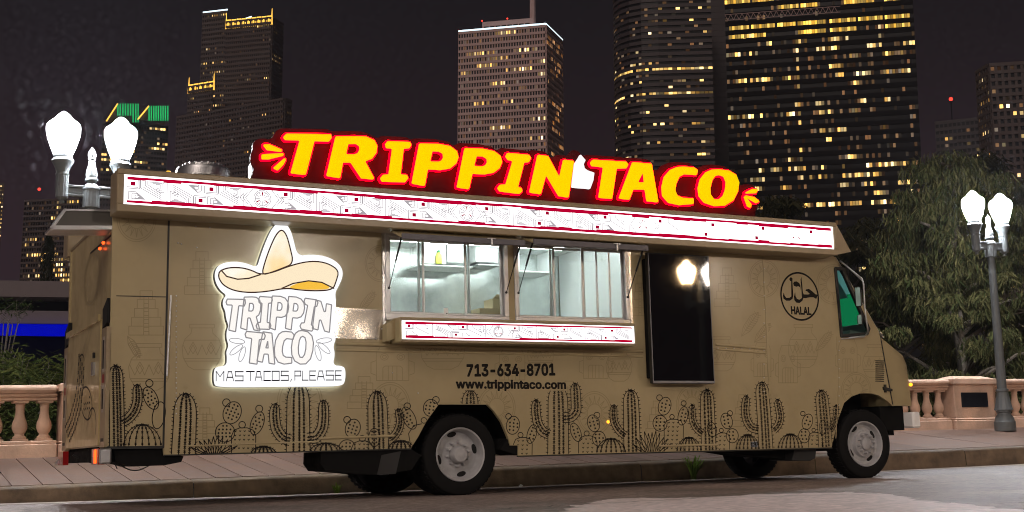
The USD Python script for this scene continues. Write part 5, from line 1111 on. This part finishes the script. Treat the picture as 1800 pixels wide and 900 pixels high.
# stepped brown tower with golden crowns
lit_s = runs(.30, .7, .08)
t, H, ft, off, fh = tower('stepped_tower', 'brown stepped tower with golden lit crowns and a white roof line', [(398, 38), (478, 30), (497, 42)], 560, 8.6, (22, 6), m_brown, lit_s, 21, frac=(.5, .5), proud=.6, maxrows=80)
def crown(p, q, h, hh, n, t):
    for k in range(n):
        u0, u1 = (k + .04) / n, (k + .94) / n; a, b = p * (1 - u0) + q * u0, p * (1 - u1) + q * u1; d = (b - a) / np.linalg.norm(b - a); nn = np.array([d[1], -d[0]])
        obj('crown_light', hull([(a[0], a[1], h - hh), (b[0], b[1], h - hh), (a[0], a[1], h), (b[0], b[1], h), *[((a + b)[0] / 2 - nn[0] * s * .8, (a + b)[1] / 2 - nn[1] * s * .8, h - hh * .5) for s in (-1, 1)]]), m_e_gold, t)
    for e in (p, q): obj('crown_spike', tube([(e[0], e[1], h - hh), (e[0], e[1], h + 3.2)], [.5, .1], 5), m_e_gold, t)
crown(ft[0], ft[1], H + .8, 4.2, 9, t)
whole = (t, off); H0, f0 = H, ft
t2, H2, f2, o2, _ = tower('stepped_tower', None, [(357, 24), (400, 19)], 575, 8.6, (11,), m_brown, runs(.45, .8, .05), 22, frac=(.5, .5), proud=.6, maxrows=80, parent=whole)
edge_bar(t2, [f2[0], f2[1]], H2 + .6, .35, m_e_edge, 'roof_light')
edge_bar(t, [ft[0] + (ft[-1] - ft[0]) * .4, ft[0] * .45 + ft[1] * .55 + (ft[-1] - ft[0]) * .2], H + 4, .3, m_e_edge, 'roof_light')
t3, H3, f3, _, _ = tower('stepped_tower', None, [(332, 152), (376, 145)], 548, 8.6, (12,), m_brown, runs(.25, .8, .04), 23, frac=(.5, .5), proud=.6, maxrows=80, parent=whole)
crown(f3[0], f3[1], H3 + .8, 4.0, 5, t3)
tower('stepped_tower', None, [(312, 205), (500, 172), (512, 176)], 540, 8.6, (40, 4), m_brown, runs(.2, .7, .035), 24, frac=(.5, .5), proud=.6, maxrows=70, parent=whole)
# curved tower
cc = [(1079 + 0, 22)] + [(1079 + 77 * (1 - math.cos(a)), 22 - 24 * math.sin(a) - 60) for a in np.linspace(.2, 1.4, 6)]
cpts = [(1078, -30), (1081, -36), (1090, -43), (1105, -49), (1125, -53), (1155, -55), (1248, -58)]
def lit_curve(fi, r_, c_, n, rng): return _lc(fi, r_, c_, n, rng)
_rowlit = {}
def _lc(fi, r_, c_, n, rng):
    if r_ not in _rowlit: _rowlit[r_] = rng.random()
    q = _rowlit[r_]
    if q > .90: return 2 if rng.random() < .9 else 0
    if q > .55: return 2 if rng.random() < .14 else (1 if rng.random() < .25 else 0)
    return 2 if rng.random() < .015 else (1 if rng.random() < .10 else 0)
tower('curved_tower', 'dark tower with a rounded left corner and thin rows of lit windows', cpts, 480, 10.6, (2, 3, 3, 4, 5, 12), m_curvewall, lit_curve, 31, ribbon=True, frac=(.8, .42), proud=.3, maxrows=60)
tower('slim_annex', 'plain narrow grey slab between the curved tower and the black tower', [(1247, -40), (1276, -42)], 520, 11, (2,), m_greywall, lambda fi, r_, c_, n, g: 0, 33, frac=(.1, .05), proud=.3)
# black tower: golden strips high up, scattered windows below
_bl = {}
def lit_black(fi, r_, c_, n, rng):
    if r_ not in _bl:
        row = [0] * n
        if r_ not in (2,) and r_ > 4:
            dens = rng.choice([.06, .12, .2, .35, .55])
            k = 0
            while k < n:
                L_ = rng.randint(1, 5)
                if rng.random() < dens: 
                    for q in range(k, min(n, k + L_)): row[q] = 2 if rng.random() < .8 else 1
                k += L_ + rng.randint(0, 2)
            row[24] = 2 if rng.random() < .6 else row[24]
        for k in range(n):
            if not row[k] and rng.random() < .22: row[k] = 1
        _bl[r_] = row
    return _bl[r_][c_]
t, H, ft, off, fh = tower('black_tower', 'broad black tower with golden light strips near its top', [(1273, -22), (1602, -48)], 430, 16.0, (64,), m_blackwall, lit_black, 41, ribbon=True, frac=(.9, .5), proud=.3, maxrows=40)
a, b = ft[0], ft[1]; d = b - a; L_ = np.linalg.norm(d); d /= L_; nn = np.array([d[1], -d[0]]); nn = nn if nn @ (CW[:2] - off - a) > 0 else -nn
for r_, spans in ((1, [(.0, .14), (.15, .27), (.42, .54), (.84, .99)]), (2, [(.29, .40), (.41, .5), (.64, .8), (.85, .99)]), (4, [(.02, .13), (.14, .27), (.28, .38), (.39, .54), (.56, .7), (.71, .84), (.85, .98)]), (5, [(.02, .13), (.14, .22), (.39, .54), (.56, .7), (.85, .98)]), (0, [(.3, .5), (.6, .75)])):
    for u0, u1 in spans:
        h1 = H - r_ * fh - fh * .52; p, q = a + d * u0 * L_ + nn * .12, a + d * u1 * L_ + nn * .12
        npn = max(4, int((u1 - u0) * 70)); qs = []
        for k in range(npn):
            e0, e1 = (k + .06) / npn, (k + .94) / npn; P0, P1 = p * (1 - e0) + q * e0, p * (1 - e1) + q * e1
            qs.append(trimesh.Trimesh([(P0[0], P0[1], h1 - fh * .44), (P1[0], P1[1], h1 - fh * .44), (P1[0], P1[1], h1), (P0[0], P0[1], h1)], [[0, 1, 2], [0, 2, 3]], process=False))
        shuffle(obj('lit_window', cat(qs), m_w_strip, t), 2)
p0, p1 = a + nn * .5, a + d * L_ * .62 + nn * .5; hb = H - 3.2 * fh
obj('roof_truss', cat([tube([(p0[0], p0[1], hb), (p1[0], p1[1], hb)], .12, 4), tube([(p0[0], p0[1], hb - 2.0), (p1[0], p1[1], hb - 2.0)], .12, 4)] + [tube([*( [((p0 * (1 - u) + p1 * u)[0], (p0 * (1 - u) + p1 * u)[1], hb - 2 * (k % 2)), ((p0 * (1 - u - .025) + p1 * (u + .025))[0], (p0 * (1 - u - .025) + p1 * (u + .025))[1], hb - 2 * ((k + 1) % 2))])], .09, 4) for k, u in enumerate(np.arange(0, .97, .025))]), m_pink, t)
# right-hand blocks
t, H, ft, _, _ = tower('small_far_block', 'small dark office block with few lights left of the brown block at the right edge', [(1643, 214), (1720, 206)], 600, 12, (10,), m_greywall, runs(.5, .6, .08, (1, 3)), 51, frac=(.7, .5))
q = ft[0] * .6 + ft[1] * .4; obj('antenna', tube([(q[0], q[1], H), (q[0], q[1], H + 10)], .3, 5), m_dglass, t); obj('warning_light', trimesh.creation.icosphere(1, .9).apply_translation([q[0], q[1], H + 10]), m_e_avi, t)
tower('brown_block', 'brown block with large square windows at the right edge', [(1716, 125), (1738, 112), (1830, 106)], 380, 13.5, (5, 8), m_brown, runs(.6, .7, .15, (1, 3)), 52, frac=(.55, .55), proud=.5)
# left: green-topped tower, lit block, dotted tower at the edge
t, H, ft, _, _ = tower('green_topped_tower', 'office tower with two green lit roof gables between the left lamp globes', [(181, 212), (296, 222)], 560, 9.0, (24,), m_greywall, runs(.75, .75, .10), 61, frac=(.8, .5))
for (xa, xb, ya, yb_) in ((207, 243, 182, 215), (262, 295, 186, 212)):
    z_hi, z_lo = wpt(xa, ya, 560)[2] + 10, wpt(xa, yb_, 560)[2] + 10
    for k in range(9):
        u = k / 8; px_ = xa + (xb - xa) * u
        pA = wpt(px_, ya, 556); pA2 = wpt(px_, yb_ - (12 if k < 6 and xa < 250 else 0), 556)
        base = np.array(stage.GetPrimAtPath(t.GetPath()).GetAttribute('xformOp:transform').Get().ExtractTranslation())
        obj('green_light', tube([pA - base, pA2 - base], .26, 4), m_e_green, t)
    pL, pR = wpt(xa - 20, yb_ - 2, 556) - base, wpt(xa, ya, 556) - base
    obj('gable', hull([*(p + np.array([0, s, 0]) for p in (pL, pR, wpt(xb, ya, 558) - base, wpt(xb, yb_, 558) - base) for s in (1.5, 9))]), m_greywall, t)
    obj('gable_light', tube([pL, pR], .35, 4), m_e_gold, t)
_ll = runs(.85, .8, .22, (3, 12))
t, H, ft, off, _ = tower('lit_office_block', 'low office block with many yellow windows left of the truck', [(44, 352), (140, 348)], 300, 9.2, (22,), m_brown, _ll, 62, frac=(.72, .6))
q = ft[0] * .75 + ft[1] * .25; obj('warning_light', trimesh.creation.icosphere(1, .35).apply_translation([q[0], q[1], H + 2.5]), m_e_avi, t)
q = ft[0] * .0 + ft[1] * 1.4
tower('dotted_tower', 'tower at the left edge of the picture covered in small round lights', [(-60, 318), (8, 322)], 330, 7.4, (18,), m_brown, lambda fi, r_, c_, n, g: 2 if g.random() < .85 else 1, 63, frac=(.45, .4))
tower('hidden_block', 'dark block with red roof light seen between the lamp posts', [(130, 345), (300, 340)], 420, 10, (30,), m_greywall, runs(.15, .6, .03), 64, frac=(.6, .5))
# overpass with a blue light strip
def span(y0, y1, depth, dz, m, name, parent, base, x0=-160, x1=330):
    A, B = wpt(x0, y0, depth), wpt(x1, y0, depth * 1.02); A2 = wpt(x0, y1, depth)
    z_hi, z_lo = A[2], A2[2]; dd = (B - A)[:2]; dd /= np.linalg.norm(dd); n2 = np.array([-dd[1], dd[0]]) * dz
    return obj(name, hull([(p[0] - base[0], p[1] - base[1], z_ - base[2]) for p in (A[:2], B[:2], A[:2] + n2, B[:2] + n2) for z_ in (z_hi, z_lo)]), m, parent)
ob = wpt(60, 600, 70); ob = np.array([ob[0], ob[1], GZ]); t = thing('overpass', 'low concrete overpass with a blue light strip behind the left shrubs', 'overpass', ob, deck=False)
m_over = pbr('overpass_concrete', (.20, .165, .165), .85, 0, None, (.5, .1))
span(491, 520, 75, 3, m_over, 'parapet', t, ob); span(520, 544, 77, 3, m_dglass, 'deck_recess', t, ob); span(544, 567, 72, 4, m_over, 'girder', t, ob); span(567.5, 588, 71.5, .4, m_e_blue, 'blue_light_strip', t, ob); span(588, 660, 76, 3, m_dglass, 'abutment', t, ob)
# =================================================================== THE NIGHT AIR
m_haze = mat('night_haze', {'v': ('principled_volume', {'color': (.84, .86, .98), 'density': .0002, 'anisotropy': .42})}, [], volume='v.volume')
hz_ = trimesh.creation.box([2400, 2400, 250]); hz_.apply_translation([0, 0, -11.5 + 125]); tagp(obj('haze', hz_, m_haze, deck=False), kind='stuff')
